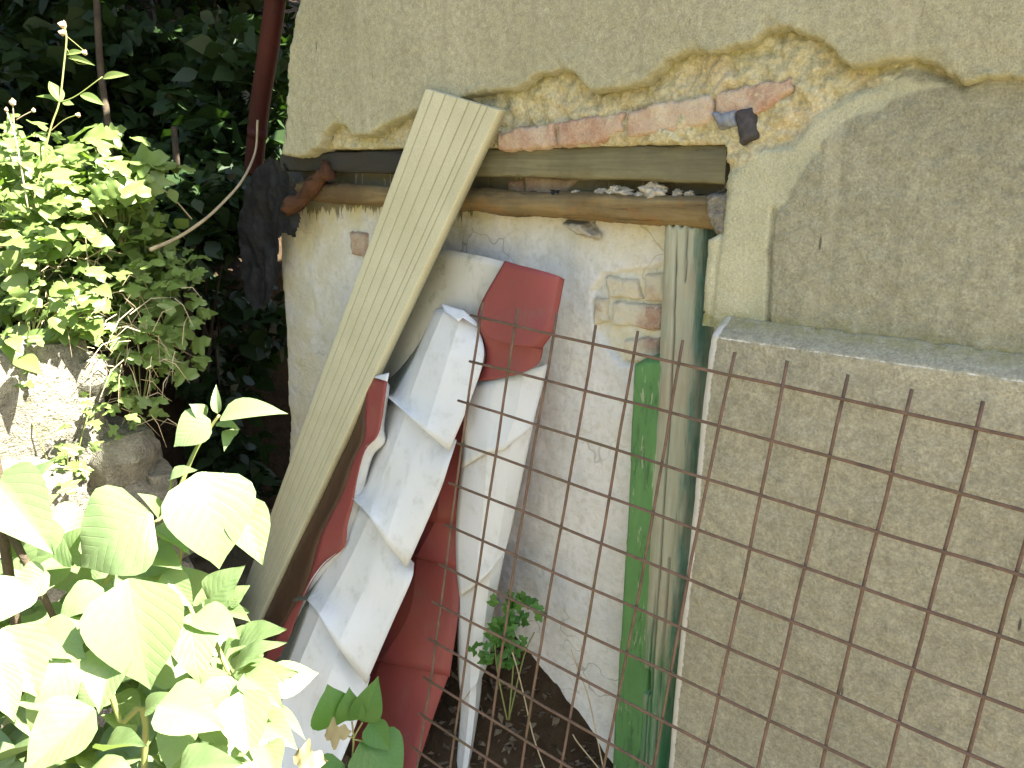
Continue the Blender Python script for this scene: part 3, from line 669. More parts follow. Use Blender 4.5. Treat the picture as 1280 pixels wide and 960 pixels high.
segsW = [[(1.410, [(510, 390), (541, 386), (556, 386), (576, 398), (596, 404)]), (1.385, [(488, 440), (518, 443), (533, 440), (562, 440), (605, 444)]), (1.36, [(462, 485), (492, 488), (512, 498), (544, 500), (588, 500)]), (1.325, [(452, 492), (482, 494), (508, 517), (532, 539), (561.5, 564)])],
         [(1.365, [(455, 500), (486, 495), (511, 508), (538, 530), (571, 550)]), (1.325, [(425, 570), (458, 575), (489, 568), (516, 585), (562, 577)]), (1.30, [(412, 600), (443, 610), (471, 614), (500, 619), (548, 619)]), (1.245, [(406, 622), (440, 622), (462, 645), (482, 677), (508.5, 710)])],
         [(1.285, [(412, 622), (442, 624), (465, 640), (488, 668), (518, 704)]), (1.245, [(388, 690), (415, 690), (438, 698), (466, 716), (514, 725)]), (1.21, [(370, 735), (393, 733), (412, 746), (445, 758), (492, 775)]), (1.15, [(365, 752), (384, 750), (399, 768), (422, 808), (457.5, 855)])],
         [(1.19, [(370, 750), (388, 750), (402, 764), (428, 800), (463, 846)]), (1.13, [(345, 815), (362, 822), (380, 816), (410, 850), (447, 900)]), (1.08, [(318, 890), (335, 888), (352, 878), (382, 920), (432, 938)]), (1.0, [(290, 955), (310, 955), (325, 945), (352, 985), (402, 1010)])]]
for i, sg in enumerate(segsW):
    strip('tile_step', [r[1:] for r in rowsW(sg, offW, .003 * i)], Wt, ('white', 'red'), 6, .004, i)
    strip('shade_tinted_flange', [r[:2] for r in rowsW(sg, offW, .003 * i)], Wt, ('flange_shade', 'flange_shade'), 6, .004, i)  # side flange coloured dark to paint in its shade
# torn lip at its top
strip('torn_lip', [[(551, 379, 1.425), (566, 384, 1.41), (580, 388, 1.405), (597, 403, 1.42)], [(556, 388, 1.40), (573, 402, 1.385), (578, 397, 1.39), (596, 407, 1.40)]], Wt, ('white', 'red'), 4, .002, 9)
Rt = thing('roof_trim', tuple(aty(460, 965, 1.24)), 'red stepped metal roof trim tucked behind the white one', 'roof trim', 'metal roof trims leaning in the doorway')
offR = (.03, .0, .012)
for i, sg in enumerate([[(1.435, [(540, 505), (560, 508), (588, 505)]), (1.39, [(515, 650), (546, 653), (575, 654)])], [(1.398, [(517, 644), (547, 647), (575, 648)]), (1.365, [(488, 698), (520, 697), (573, 710)])],
                        [(1.375, [(490, 690), (522, 691), (574, 703)]), (1.35, [(468, 760), (512, 765), (573, 762)]), (1.31, [(438, 823), (476, 827), (562, 846)])], [(1.322, [(440, 816), (478, 820), (563, 838)]), (1.28, [(408, 890), (452, 900), (538, 907)]), (1.23, [(372, 1000), (418, 1015), (506, 1012)])]]):
    strip('tile_step', rowsW(sg, offR, .002 * i), Rt, ('red', 'red'), 8, .006, 20 + i)
Vt = thing('roof_trim', tuple(aty(578, 962, 1.33)), 'narrow white metal roof trim standing behind the rusty mesh', 'roof trim', 'metal roof trims leaning in the doorway')
offV = (.0, -.014, -.004, .034)
for i, sg in enumerate([[(1.425, [(586, 480), (620, 475), (655, 465), (685, 455)]), (1.41, [(580, 525), (612, 530), (645, 518), (674, 500)]), (1.39, [(577, 585), (608, 566), (630, 562), (664, 535)])],
                        [(1.402, [(578, 570), (610, 553), (640, 545), (670, 515)]), (1.39, [(571, 640), (604, 640), (630, 633), (650, 611)]), (1.375, [(570, 700), (597, 695), (621, 688), (637, 671)]), (1.36, [(574, 746), (597, 729), (615, 712), (631, 690)])],
                        [(1.375, [(573, 732), (598, 717), (615, 700), (633, 682)]), (1.365, [(571, 790), (592, 790), (606, 780), (616, 772)]), (1.36, [(573, 845), (588, 845), (600, 835), (612, 821)]), (1.35, [(577, 877), (588, 862), (596, 855), (602, 849)])],
                        [(1.358, [(577, 865), (588, 853), (596, 846), (603, 840)]), (1.35, [(574, 910), (584, 910), (592, 905), (599, 885)]), (1.325, [(566, 1005), (572, 1010), (577, 1008), (582, 990)])]]):
    strip('tile_step', rowsW(sg, offV, .002 * i), Vt, ('white', 'red'), 6, .003, 40 + i)
Tt = thing('ridge_cap', tuple(aty(640, 470, 1.41)), 'short dark red ridge cap hooked over the narrow white trim', 'roof trim')
offT = (.010, .0, -.008, -.004, .014)
strip('cap_step', rowsW([(1.42, [(631, 326), (648, 331), (672, 337), (696, 344), (706, 349)]), (1.41, [(602, 377), (628, 380), (655, 384), (685, 386), (699, 385)]), (1.40, [(597, 403), (620, 406), (648, 411), (676, 414), (692, 414)]), (1.392, [(607, 421), (624, 428), (645, 432), (664, 434), (677, 437)])], offT), Tt, ('red', 'white'), 7, .003, 60, roundp=True)
strip('cap_step', rowsW([(1.412, [(600, 412), (624, 420), (646, 424), (666, 426), (680, 428)]), (1.41, [(607, 447), (620, 448), (640, 450), (660, 450), (677, 447)]), (1.402, [(595, 476), (612, 475), (628, 472), (650, 467), (671, 457)])], offT), Tt, ('red', 'white'), 7, .003, 61, roundp=True)
Gt = thing('roof_trim', tuple(aty(540, 480, 1.47)), 'dusty pale grey metal sheet behind the red cap and the board', 'roof trim', 'metal roof trims leaning in the doorway')
strip('sheet', rowsW([(1.475, [(505, 322), (530, 314), (553, 312), (597, 319), (630, 327)]), (1.465, [(480, 390), (508, 385), (530, 384), (572, 390), (603, 396)]), (1.45, [(440, 500), (470, 495), (492, 494), (530, 500), (560, 505)])], (.045, .02, .0, -.012, .01)), Gt, ('grey', 'red'), 7, .005, 70, roundp=True)
Lt = thing('roof_trim', tuple(aty(320, 830, 1.2)), 'torn red metal strip with a white underside beside the board', 'roof trim', 'metal roof trims leaning in the doorway')
KBE = [((452, 476), (460, 471), (484, 475)), ((438, 502), (457, 500), (482, 490)), ((424, 540), (456, 523), (477, 525)), ((415, 560), (455, 548), (471, 546)), ((402, 590), (442, 575), (456, 563)), ((380, 640), (430, 612), (446, 600)), ((365, 670), (413, 645), (441, 630)), ((352, 698), (400, 672), (434, 657)), ((342, 722), (391, 705), (430, 684)), ((334, 742), (381, 735), (406, 704)), ((325, 768), (364, 765), (386, 734)), ((316, 792), (345, 798), (366, 785)), ((302, 820), (334, 815), (360, 808)), ((292, 845), (322, 840), (338, 832))]
ny = len(KBE)
strip('painted_shadow_face', [[(k[0], k[1], lerp(1.43, 1.34, i / ny)), (b[0], b[1], lerp(1.374, 1.237, i / ny))] for i, (k, b, e) in enumerate(KBE)], Lt, ('brown', 'brown'), 4, .002, 80)  # dark strip standing in for the deep shadow between board and red sheet
strip('red_sheet', [[(b[0], b[1], lerp(1.372, 1.235, i / ny)), (e[0], e[1], lerp(1.362, 1.225, i / ny))] for i, (k, b, e) in enumerate(KBE)], Lt, ('red', 'red'), 4, .002, 80)
strip('white_underside', [[(e[0] - 2, e[1], lerp(1.366, 1.229, i / ny)), (e[0] + (10 if 3 <= i <= 11 else 3), e[1] + 7, lerp(1.395, 1.26, i / ny))] for i, (k, b, e) in enumerate(KBE) if i < 13], Lt, ('white', 'white'), 4, .001, 81)
strip('torn_flap', [[(463, 471, 1.372), (486, 466, 1.366)], [(470, 472, 1.36), (484, 477, 1.355)]], Lt, ('white', 'red'), 3, .001, 82)

# drainpipe, hanging tar paper, creeper stem
dp = thing('drainpipe', tuple(aty(322, 260, 1.62)), 'dark red drainpipe at the corner of the house', 'drainpipe')
pp = [aty(352, -140, 1.56), aty(346, -20, 1.58), aty(336, 60, 1.60), aty(325, 130, 1.62), aty(319, 190, 1.64), aty(317, 215, 1.65)]
link('pipe', tube_mesh('pipe', spline(pp, 6), .032, 14), M['pipe'], dp)
for q in ((345, -12, 1.58), (322, 160, 1.63)):
    a, b = aty(*q), aty(q[0] - 1, q[1] + 12, q[2]); link('pipe_bracket', tube_mesh('pipe_bracket', [a, b], .0335, 14), M['pipe'], dp)
tp = thing('tar_paper', tuple(aty(330, 380, 1.5)), 'torn black tar paper hanging down at the house corner', 'tar paper')
TPp = [(338, 196), (362, 205), (374, 232), (378, 270), (372, 300), (358, 292), (352, 306), (344, 345), (336, 378), (322, 388), (310, 372), (305, 330), (300, 290), (308, 240), (322, 210)]
TPw = wp(TPp, 1.47); lo, hi = np.array(TPw).min(0) - .01, np.array(TPw).max(0) + .01
def y_tar(x, z):
    s = sdf(x, z, TPw) + .008 * fbm(x, z, 25, 3, 3)
    return 1.46 + .035 * fbm(x, z * .35, 11, 3, 4) + .018 * np.abs(fbm(x, z * .5, 26, 3, 6)), s, {}
hfield('sheet', np.arange(lo[0], hi[0], .005), np.arange(lo[1], hi[1], .005), y_tar, M['tar'], tp, .001)
cs = link('creeper_stem', tube_mesh('creeper_stem', spline([aty(322, 150, 1.55), att(319, 190, 2.55), att(303, 225, 2.5), att(280, 252, 2.45), att(255, 275, 2.38), att(222, 297, 2.3), att(188, 312, 2.2)], 6), [.0035 + .0006 * (k // 8) for k in range(37)], 7), M['straw'])
tag(cs, 'long bare arching stem from the drainpipe to the sunlit plants', 'stem')
ts = link('creeper_stem', tube_mesh('creeper_stem', spline([att(192, 228, 2.3), att(215, 246, 2.32), att(240, 274, 2.34)], 6), .0022, 6), M['straw'])
tag(ts, 'short thin bare stem crossing the long arching stem', 'stem')

# ================================================================ STONE WALL
sw = thing('stone_wall', (-2.3, .6, -.12), 'low dry stone wall holding the overgrown bank, partly in bright sun', 'stone wall')
import bmesh
def stone(c, size, seed, parent, yaw=0):
    rs = np.random.default_rng(seed); bm = bmesh.new(); bmesh.ops.create_cube(bm, size=1)
    bmesh.ops.subdivide_edges(bm, edges=bm.edges[:], cuts=3, use_grid_fill=True)
    o3 = rs.random(3) * 30; cyw, syw = math.cos(yaw), math.sin(yaw)
    for v_ in bm.verts:
        p = np.array(v_.co) * 2; r = np.linalg.norm(p); m_ = np.abs(p).max(); p = p * lerp(1, m_ / r * 1.25, .6)
        n = fbm(np.array([p[0] * .8 + o3[0] + p[2] * .6]), np.array([p[1] * .8 + o3[1] - p[2] * .5]), .9, 4)[0]
        p = p * (1 + .42 * n) * .5 * np.array(size)
        v_.co = Vector((c[0] + p[0] * cyw - p[1] * syw, c[1] + p[0] * syw + p[1] * cyw, c[2] + p[2]))
    me = bpy.data.meshes.new('stone'); bm.to_mesh(me); bm.free()
    for p in me.polygons: p.use_smooth = True
    me.set_sharp_from_angle(angle=R(32))
    return link('stone', me, M['stone'], parent)
# traced stones: px, py, depth t, width px, height px
st_list = [(25, 500, 2.14, 110, 130), (10, 598, 2.10, 60, 55), (62, 610, 2.12, 60, 62), (95, 470, 2.22, 60, 50), (135, 562, 2.28, 58, 52), (138, 612, 2.28, 62, 40), (194, 602, 2.36, 34, 46), (172, 560, 2.38, 44, 40), (100, 545, 2.27, 36, 60), (95, 660, 2.22, 80, 44), (-40, 520, 2.05, 70, 110), (-60, 610, 2.0, 90, 70)]
for i, (a, b, t, w_, h_) in enumerate(st_list):
    stone(att(a, b, t), (.24, w_ / FPX * t * 1.12, h_ / FPX * t * 1.12), 100 + i, sw, random.uniform(-.25, .1))
k = 0
z = -.1
while z < .72:
    y = -.9 + random.uniform(0, .2)
    while y < .92:
        ww, hh = random.uniform(.16, .34), .17
        stone((-2.36 + random.uniform(-.02, .02), y + ww / 2, z + hh / 2), (.26, ww * 1.04, hh * 1.06), 300 + k, sw, random.uniform(-.1, .1)); k += 1
        y += ww
    z += .165

# ================================================================ PLANTS
def leaf_mesh(name, prof, fold=.18, curl=.15, nl=9, nw=4, wave=.0):
    """leaf along +Y, unit length; width set by prof(t); lies in XY, normal +Z"""
    v = []; uv = []
    for i in range(nl + 1):
        t = i / nl; wd = prof(t)
        for j in range(-nw, nw + 1):
            u = j / nw; x = u * wd * .5
            v.append((x, t, fold * abs(x) * (1 - .3 * t) - curl * (t - .35) ** 2 + wave * math.sin(t * 17 + u * 2) * abs(u))); uv.append((u * .5 * min(1, wd * 1.2) + .5, t))
    n = 2 * nw + 1; f = [(i * n + j, i * n + j + 1, (i + 1) * n + j + 1, (i + 1) * n + j) for i in range(nl) for j in range(n - 1)]
    me = bpy.data.meshes.new(name); me.from_pydata(v, [], f); me.update()
    ul = me.uv_layers.new(name='UVMap')
    for lp in me.loops: ul.data[lp.index].uv = uv[lp.vertex_index]
    for p in me.polygons: p.use_smooth = True
    return me
ovate = lambda t: (math.sin(math.pi * min(1, (t * .98 + .02)) ** .62) ** .9) * (1 - .25 * t) * 1.02 if t < .985 else .0
def acum(t):
    w_ = 1.12 * math.sin(math.pi * t ** .60) if t > 0 else .06
    if t > .78: w_ = min(w_, 1.12 * math.sin(math.pi * .78 ** .60) * ((1 - t) / .22) ** 1.25)
    return max(w_, .0)
broad = [leaf_mesh('broad_leaf', acum, .20, .30), leaf_mesh('broad_leaf', acum, .05, .55, wave=.02), leaf_mesh('broad_leaf', acum, .35, .12, wave=.015)]
lance = leaf_mesh('lance_leaf', lambda t: .8 * math.sin(math.pi * t ** .8) if t > 0 else .03, .3, .2)
def lobed(t):
    b = 1.0 * math.sin(math.pi * min(1, t ** .7)) if t > 0 else .05
    return b * (1 + .38 * math.cos(t * 15.5))
lob = [leaf_mesh('lobed_leaf', lobed, .15, .25, 16, 2, .03), leaf_mesh('lobed_leaf', lambda t: lobed(t) * 1.2, .0, .5, 16, 2, .05)]
FWD = W3 @ np.array([0, 0, 1.])
def put_leaf(me, base, tip, width, mat, parent, up=None, roll=0., wl=None):
    """instance a leaf so that it runs base->tip; up = wished normal"""
    base, tip = Vector(base), Vector(tip); ax = tip - base; L = ax.length; ay = ax / L
    n0 = Vector(up) if up is not None else Vector((0, 0, 1))
    az = n0 - ay * n0.dot(ay)
    if az.length < 1e-3: az = Vector((1, 0, 0)) - ay * ay.x
    az.normalize()
    if roll: az = Quaternion(ay, roll) @ az
    axx = ay.cross(az)
    key = (me.name, mat.name)
    if key not in put_leaf.cache:
        m2 = me.copy(); m2.materials.clear(); m2.materials.append(mat); put_leaf.cache[key] = m2
    o = bpy.data.objects.new('leaf', put_leaf.cache[key]); C.objects.link(o)
    mw = Matrix(((axx.x * width, ay.x * L, az.x * L, base.x), (axx.y * width, ay.y * L, az.y * L, base.y), (axx.z * width, ay.z * L, az.z * L, base.z), (0, 0, 0, 1)))
    o.parent = parent; o.matrix_parent_inverse = Matrix.Translation(-parent.location); o.matrix_basis = mw
    return o
put_leaf.cache = {}
VIEW = lambda p: (EYE - Vector(p)).normalized()
def px_leaf(parent, mat, b, t_, wpx, tb, tt=None, mesh=None, roll=0., upw=.5):
    """leaf traced in the photo: base px, tip px, width px, distance"""
    tt = tt if tt is not None else tb - .02
    B, T = att(*b, tb), att(*t_, tt)
    upv = VIEW((B + T) / 2) * (1 - upw) + Vector((.15, 0, 1)) * upw
    return put_leaf(mesh or random.choice(broad), B, T, wpx / FPX * tb * 1.08, mat, parent, upv, roll)

shrub = thing('broadleaf_shrub', (-1.15, .30, -.12), 'sunlit broad-leaved shrub with large pointed leaves in front of the stone wall', 'shrub')
SL = [((274, 521), (356, 509), 34, 1.05), ((272, 517), (269, 480), 11, 1.06), ((262, 524), (214, 556), 46, 1.05), ((258, 524), (242, 505), 22, 1.07), ((292, 534), (279, 556), 16, 1.08), ((270, 527), (297, 531), 14, 1.07),
      ((250, 590), (279, 712), 96, .98), ((290, 625), (330, 706), 50, 1.02), ((185, 640), (85, 708), 104, .93), ((160, 724), (186, 868), 98, .88), ((238, 765), (247, 852), 52, .95), ((238, 772), (300, 796), 44, .97), ((262, 750), (305, 707), 36, 1.0),
      ((285, 755), (312, 731), 22, 1.02), ((280, 762), (311, 772), 18, 1.02), ((262, 750), (222, 708), 34, 1.04), ((204, 716), (242, 760), 32, .99), ((287, 838), (341, 793), 32, .95), ((296, 836), (349, 838), 18, .96), ((305, 845), (354, 884), 36, .93), ((287, 845), (266, 902), 42, .92),
      ((302, 862), (313, 950), 54, .90), ((335, 885), (383, 918), 18, .94), ((322, 898), (370, 932), 32, .92), ((300, 830), (328, 820), 14, .97), ((285, 842), (242, 882), 34, .95), ((82, 822), (36, 938), 48, .86), ((118, 886), (26, 966), 74, .82), ((145, 803), (122, 892), 50, .90),
      ((5, 784), (48, 872), 64, .84), ((42, 792), (108, 822), 50, .88), ((-4, 828), (18, 902), 36, .82), ((198, 880), (280, 910), 60, .86), ((180, 888), (220, 866), 22, .90), ((128, 938), (182, 928), 30, .84), ((100, 965), (168, 962), 44, .80), ((222, 968), (302, 953), 46, .84), ((282, 922), (274, 966), 34, .93),
      ((-10, 596), (66, 690), 70, .95), ((80, 662), (40, 694), 44, .96), ((62, 718), (14, 738), 38, .92), ((128, 734), (66, 768), 44, .92), ((200, 646), (178, 615), 22, 1.04), ((200, 648), (224, 624), 22, 1.04), ((212, 600), (246, 586), 22, 1.03), ((190, 660), (238, 690), 30, 1.0), ((216, 688), (158, 722), 34, 1.02),
      ((184, 690), (228, 710), 32, 1.0), ((216, 714), (162, 716), 30, 1.03), ((60, 640), (0, 660), 50, .98), ((20, 720), (-20, 780), 60, .88), ((100, 770), (64, 830), 40, .90), ((70, 870), (20, 880), 44, .86), ((230, 900), (205, 960), 44, .90), ((330, 930), (345, 975), 34, .88), ((250, 905), (300, 925), 30, .93)]
for i, (b, t_, w_, tb) in enumerate(SL):
    px_leaf(shrub, M['leaf'], b, t_, w_, tb, tb - .03 + random.uniform(-.02, .03), None, random.uniform(-.35, .35), .55)
i = 0
while i < 250:                                           # leaves deeper inside
    a, b = random.uniform(-40, 345), random.uniform(630, 1010)
    if b < 640 + max(0, (a - 60)) * .62 and a > 60 or (a > 300 and b < 800): continue
    ang = random.uniform(0, 6.28); L = random.uniform(45, 95); tb = random.uniform(1.02, 1.24)
    px_leaf(shrub, M['leaf'], (a, b), (a + L * math.cos(ang), b + L * .8 * math.sin(ang)), L * random.uniform(.5, .75), tb, tb + random.uniform(-.06, .06), None, random.uniform(-.5, .5), .65); i += 1
root = np.array([-1.15, .30, -.12])
for i, (pts, r) in enumerate([([(210, 650, 1.06), (240, 572, 1.06), (262, 536, 1.055), (274, 519, 1.05)], .0022), ([(0, 640, .97), (12, 662, .97), (26, 690, .97), (50, 735, .98), (80, 800, 1.0)], .0045), ([(130, 730, .97), (180, 665, .97), (205, 642, 1.03), (215, 600, 1.03)], .002), ([(180, 960, 1.0), (150, 900, .98), (135, 840, .96), (150, 790, .95), (160, 724, .93)], .003),
                              ([(330, 960, 1.0), (305, 880, .97), (287, 842, .96), (262, 790, .98), (240, 765, 1.0), (225, 700, 1.02), (250, 592, 1.0)], .0026), ([(60, 980, .95), (70, 880, .93), (82, 822, .90), (45, 790, .9)], .003), ([(345, 925, .95), (322, 897, .94), (300, 860, .94), (287, 842, .95)], .0018)]):
    P = [root + rng.normal(0, .02, 3) * [1, 1, 0]] if i in (1, 3, 4, 5) else []
    P += [att(*q) for q in pts]
    sp = spline(P, 6)
    link('stem', tube_mesh('stem', sp, [r * lerp(1.5, .8, q / len(sp)) for q in range(len(sp))], 7), M['stem'] if i != 1 else M['bark'], shrub)

# shaded seedling in front of the trims
sl = thing('seedling', tuple(aty(440, 1000, 1.02)), 'small green shoot with rounded leaves in front of the white trim', 'plant')
for b, t_, w_, roll in [((421, 908), (411, 858), 52, .1), ((440, 902), (436, 862), 30, -.2), ((452, 903), (472, 849), 33, .15), ((462, 902), (487, 940), 30, .4), ((452, 925), (503, 985), 66, 0.), ((430, 955), (392, 985), 40, 0)]:
    px_leaf(sl, M['leafdark'], b, t_, w_, 1.78, 1.76, broad[0], roll, .25)
for pts in ([(441, 1010), (440, 960), (442, 925), (440, 902)], [(441, 925), (446, 915), (453, 903)], [(441, 922), (430, 918), (421, 908)], [(441, 924), (452, 926), (462, 928)]):
    link('stem', tube_mesh('stem', spline([att(a, b, 1.78) for a, b in pts], 5), .0022, 6), M['stem'], sl)
wl = thing('withered_leaf', tuple(att(385, 945, 1.25)), 'crumpled pale withered leaf beside the small green shoot', 'leaf')
for b, t_, w_ in [((366, 945), (405, 952), 26), ((405, 918), (436, 915), 22)]:
    px_leaf(wl, M['dryleaf'], b, t_, w_, 1.20 if b[0] < 400 else 1.7, None, lob[1], .4, .3)

# ferny weed and dry stems on the soil heap
wd = thing('leafy_weed', tuple(aty(640, 800, 1.49)), 'dark green ferny weed growing on the soil behind the mesh', 'plant')
for i in range(60):
    a, b = random.gauss(632, 13), random.uniform(752, 838)
    a += (b - 790) * -.25; ang = random.uniform(-2.6, .3); L = random.uniform(10, 19); tb = 2.0 + random.uniform(-.04, .05)
    px_leaf(wd, M['leafdark'], (a, b), (a + L * math.cos(ang), b + L * math.sin(ang)), L * .62, tb, tb - .02, random.choice(lob), random.uniform(-.6, .6), .5)
for pts in ([(636, 900), (642, 810), (630, 760)], [(636, 900), (655, 820), (668, 790)], [(634, 900), (622, 840), (618, 800)]):
    link('stem', tube_mesh('stem', spline([att(a, b, 2.02) for a, b in pts], 5), .002, 6), M['stem'], wd)
for lab, pts in (('thin pale dry stem standing behind the mesh beside the weed', [(690, 985), (668, 925), (655, 870), (645, 830), (640, 815)]), ('thin brown dry twig on the soil near the green jamb', [(757, 975), (745, 915), (735, 870), (722, 835), (714, 812)]), ('short bent dry twig on the soil between the two stems', [(760, 975), (740, 950), (722, 928), (716, 918)])):
    ds = link('dry_stem', tube_mesh('dry_stem', spline([att(a, b, 1.86) for a, b in pts], 6), .0016, 6), M['straw']); tag(ds, lab, 'stem')

# sunlit herbs along the top of the stone wall: every leaf a part, several plants
def herb(name, lab, spots, mat, meshes, group=None):
    """spots: list of (px,py,t,Lpx,n,spread)"""
    q = spots[0]; p0 = att(q[0], q[1], q[2]); rt = thing(name, (p0[0] - .05, p0[1], p0[2] - .25), lab, 'plant', group)
    for (a, b, t, L, n, sp) in spots:
        st = [np.array(rt.location), (np.array(rt.location) + att(a, b, t)) / 2 + [0, 0, .05], att(a, b, t)]
        link('stem', tube_mesh('stem', spline(st, 4), .0018, 5), M['stem'], rt)
        for _ in range(int(n * 1.6)):
            x, y = random.gauss(a, sp), random.gauss(b, sp * .8); ang = random.uniform(-.9, 2.6); l = L * random.uniform(.6, 1.25); tb = t + random.gauss(0, .05)
            px_leaf(rt, mat, (x, y), (x + l * math.cos(ang), y + l * .75 * math.sin(ang)), l * random.uniform(.6, .85), tb, tb + random.uniform(-.04, .02), random.choice(meshes), random.uniform(-.4, .4), .7)
    return rt
G1 = 'sunlit weeds on the stone wall'
herb('leafy_weed', 'broad lobed weed reaching towards the dark woodland above the stone wall', [(150, 205, 2.2, 46, 7, 16), (195, 212, 2.2, 40, 3, 8), (115, 175, 2.2, 44, 5, 14), (140, 240, 2.18, 46, 6, 14), (165, 225, 2.22, 36, 5, 14)], M['herb'], lob, G1)
herb('leafy_weed', 'dense pale weed clump beneath the tall flower stalk', [(40, 200, 2.1, 26, 16, 24), (80, 215, 2.12, 26, 14, 22), (25, 250, 2.05, 28, 16, 22), (70, 265, 2.08, 26, 14, 24), (15, 175, 2.1, 24, 9, 16)], M['herb'], lob, G1)
herb('leafy_weed', 'bright weed with heart-shaped leaves and dead grass over the stones', [(30, 310, 2.05, 30, 14, 22), (80, 300, 2.08, 28, 12, 22), (25, 370, 2.05, 30, 12, 22), (70, 390, 2.05, 30, 10, 22), (110, 360, 2.1, 30, 9, 18), (20, 425, 2.02, 32, 9, 16)], M['herb'], lob + broad, G1)
herb('leafy_weed', 'small-leaved weed overhanging the corner of the stone wall', [(215, 345, 2.25, 22, 12, 14), (190, 370, 2.22, 24, 12, 16), (235, 390, 2.3, 26, 8, 13), (230, 330, 2.3, 18, 9, 12), (165, 330, 2.2, 24, 8, 14)], M['herb'], lob + [lance], G1)
herb('leafy_weed', 'yellowish lobed weed hanging down the face of the stone wall', [(175, 410, 2.2, 26, 12, 16), (205, 420, 2.22, 26, 10, 14), (160, 440, 2.18, 22, 10, 16), (205, 460, 2.25, 24, 8, 14), (140, 475, 2.16, 20, 9, 14), (165, 500, 2.2, 20, 10, 14), (230, 440, 2.3, 26, 6, 12), (160, 530, 2.2, 18, 6, 10)], M['herb'], lob, G1)
herb('leafy_weed', 'little weed sprouting between the sunlit stones', [(85, 560, 2.05, 18, 9, 14), (110, 520, 2.1, 16, 8, 12), (75, 590, 2.04, 18, 6, 10), (15, 480, 2.02, 12, 5, 10)], M['herb'], lob, G1)
# dead grass tangle: too many blades to count
gv, gf = [], []
for i in range(200):
    a, b, t = random.gauss(75, 45), random.gauss(385, 50), random.uniform(2.08, 2.22)
    if i > 120: a, b = random.gauss(165, 30), random.gauss(430, 50)
    p = att(a, b, t); d = np.array([random.gauss(.1, .3), random.gauss(0, .6), random.gauss(-.2, .6)]); d /= np.linalg.norm(d); L = random.uniform(.04, .13)
    sd_ = np.cross(d, FWD); sd_ = sd_ / (np.linalg.norm(sd_) + 1e-6) * .0011; q = p + d * L * .5 + [0, 0, .015]; r = p + d * L - [0, 0, .01]
    k = len(gv); gv += [p - sd_, p + sd_, q + sd_, q - sd_, r + sd_ * .3, r - sd_ * .3]; gf += [(k, k + 1, k + 2, k + 3), (k + 3, k + 2, k + 4, k + 5)]
dg = link('dead_grass', mesh_fast('dead_grass', np.array(gv), np.array(gf)), M['straw']); tag(dg, 'tangle of bleached dead grass over the stone wall', 'grass', kind='stuff')
lv, lf = [], []
for i in range(900):
    x, y = random.uniform(-1.6, -.76), random.uniform(1.18, 1.53); z = float(heap_z(np.array([x]), np.array([y]))[0]) + .004; z = max(z, -.11); a = random.uniform(0, 6.28); L = random.uniform(.006, .022)
    u = np.array([math.cos(a), math.sin(a), random.uniform(-.3, .8)]) * L; w2 = np.array([-math.sin(a), math.cos(a), random.uniform(-.3, .5)]) * L * random.uniform(.2, .7); p = np.array([x, y, z]); k = len(lv)
    lv += [p - u, p - w2, p + u, p + w2]; lf.append((k, k + 1, k + 2, k + 3))
tag(link('leaf_litter', mesh_fast('leaf_litter', np.array(lv), np.array(lf), False), M['litter']), 'brown leaf litter and crumbs scattered over the dark soil', 'leaf litter', kind='stuff')
# tall flower stalk and dry stalk
fs = thing('flower_stalk', tuple(att(60, 175, 2.05)), 'tall thin stalk with small brown seed heads against the dark woodland', 'plant')
for pts, r in (([(40, 260), (62, 165), (74, 128), (80, 80), (83, 48), (80, 32)], .0022), ([(74, 128), (95, 120), (128, 96)], .0014), ([(83, 45), (95, 55), (108, 66)], .0010), ([(62, 165), (80, 150), (98, 143)], .0012), ([(83, 60), (95, 78), (112, 80)], .001)):
    link('stem', tube_mesh('stem', spline([att(a, b, 2.05) for a, b in pts], 6), r, 6), M['stem'], fs)
for q, r in (((79, 30), .010), ((78, 40), .008), ((106, 65), .007), ((98, 143), .006)):
    lump('seed_head', att(*q, 2.05), r, M['flower'], fs, 5, 2)
for b, t_, w_ in [((83, 68), (105, 64), 9), ((84, 72), (118, 80), 9), ((76, 128), (62, 100), 20), ((76, 128), (44, 118), 12), ((78, 128), (92, 130), 10), ((100, 118), (130, 130), 14), ((128, 98), (160, 92), 12)]:
    px_leaf(fs, M['herb'], b, t_, w_, 2.05, 2.05, lance, .2, .5)
f2 = thing('flower_stalk', tuple(att(30, 250, 2.0)), 'short dry stalk with a pale round bud at the left of the tall one', 'plant')
for pts, r in (([(35, 260), (20, 175), (8, 138)], .002), ([(18, 165), (17, 145), (16, 130)], .0012), ([(20, 150), (30, 144), (42, 138)], .0012)):
    link('stem', tube_mesh('stem', spline([att(a, b, 2.0) for a, b in pts], 6), r, 6), M['straw'], f2)
for q, r in (((16, 128), .008), ((42, 138), .005), ((8, 137), .005)): lump('bud', att(*q, 2.0), r, M['flower'], f2, 6, 2)

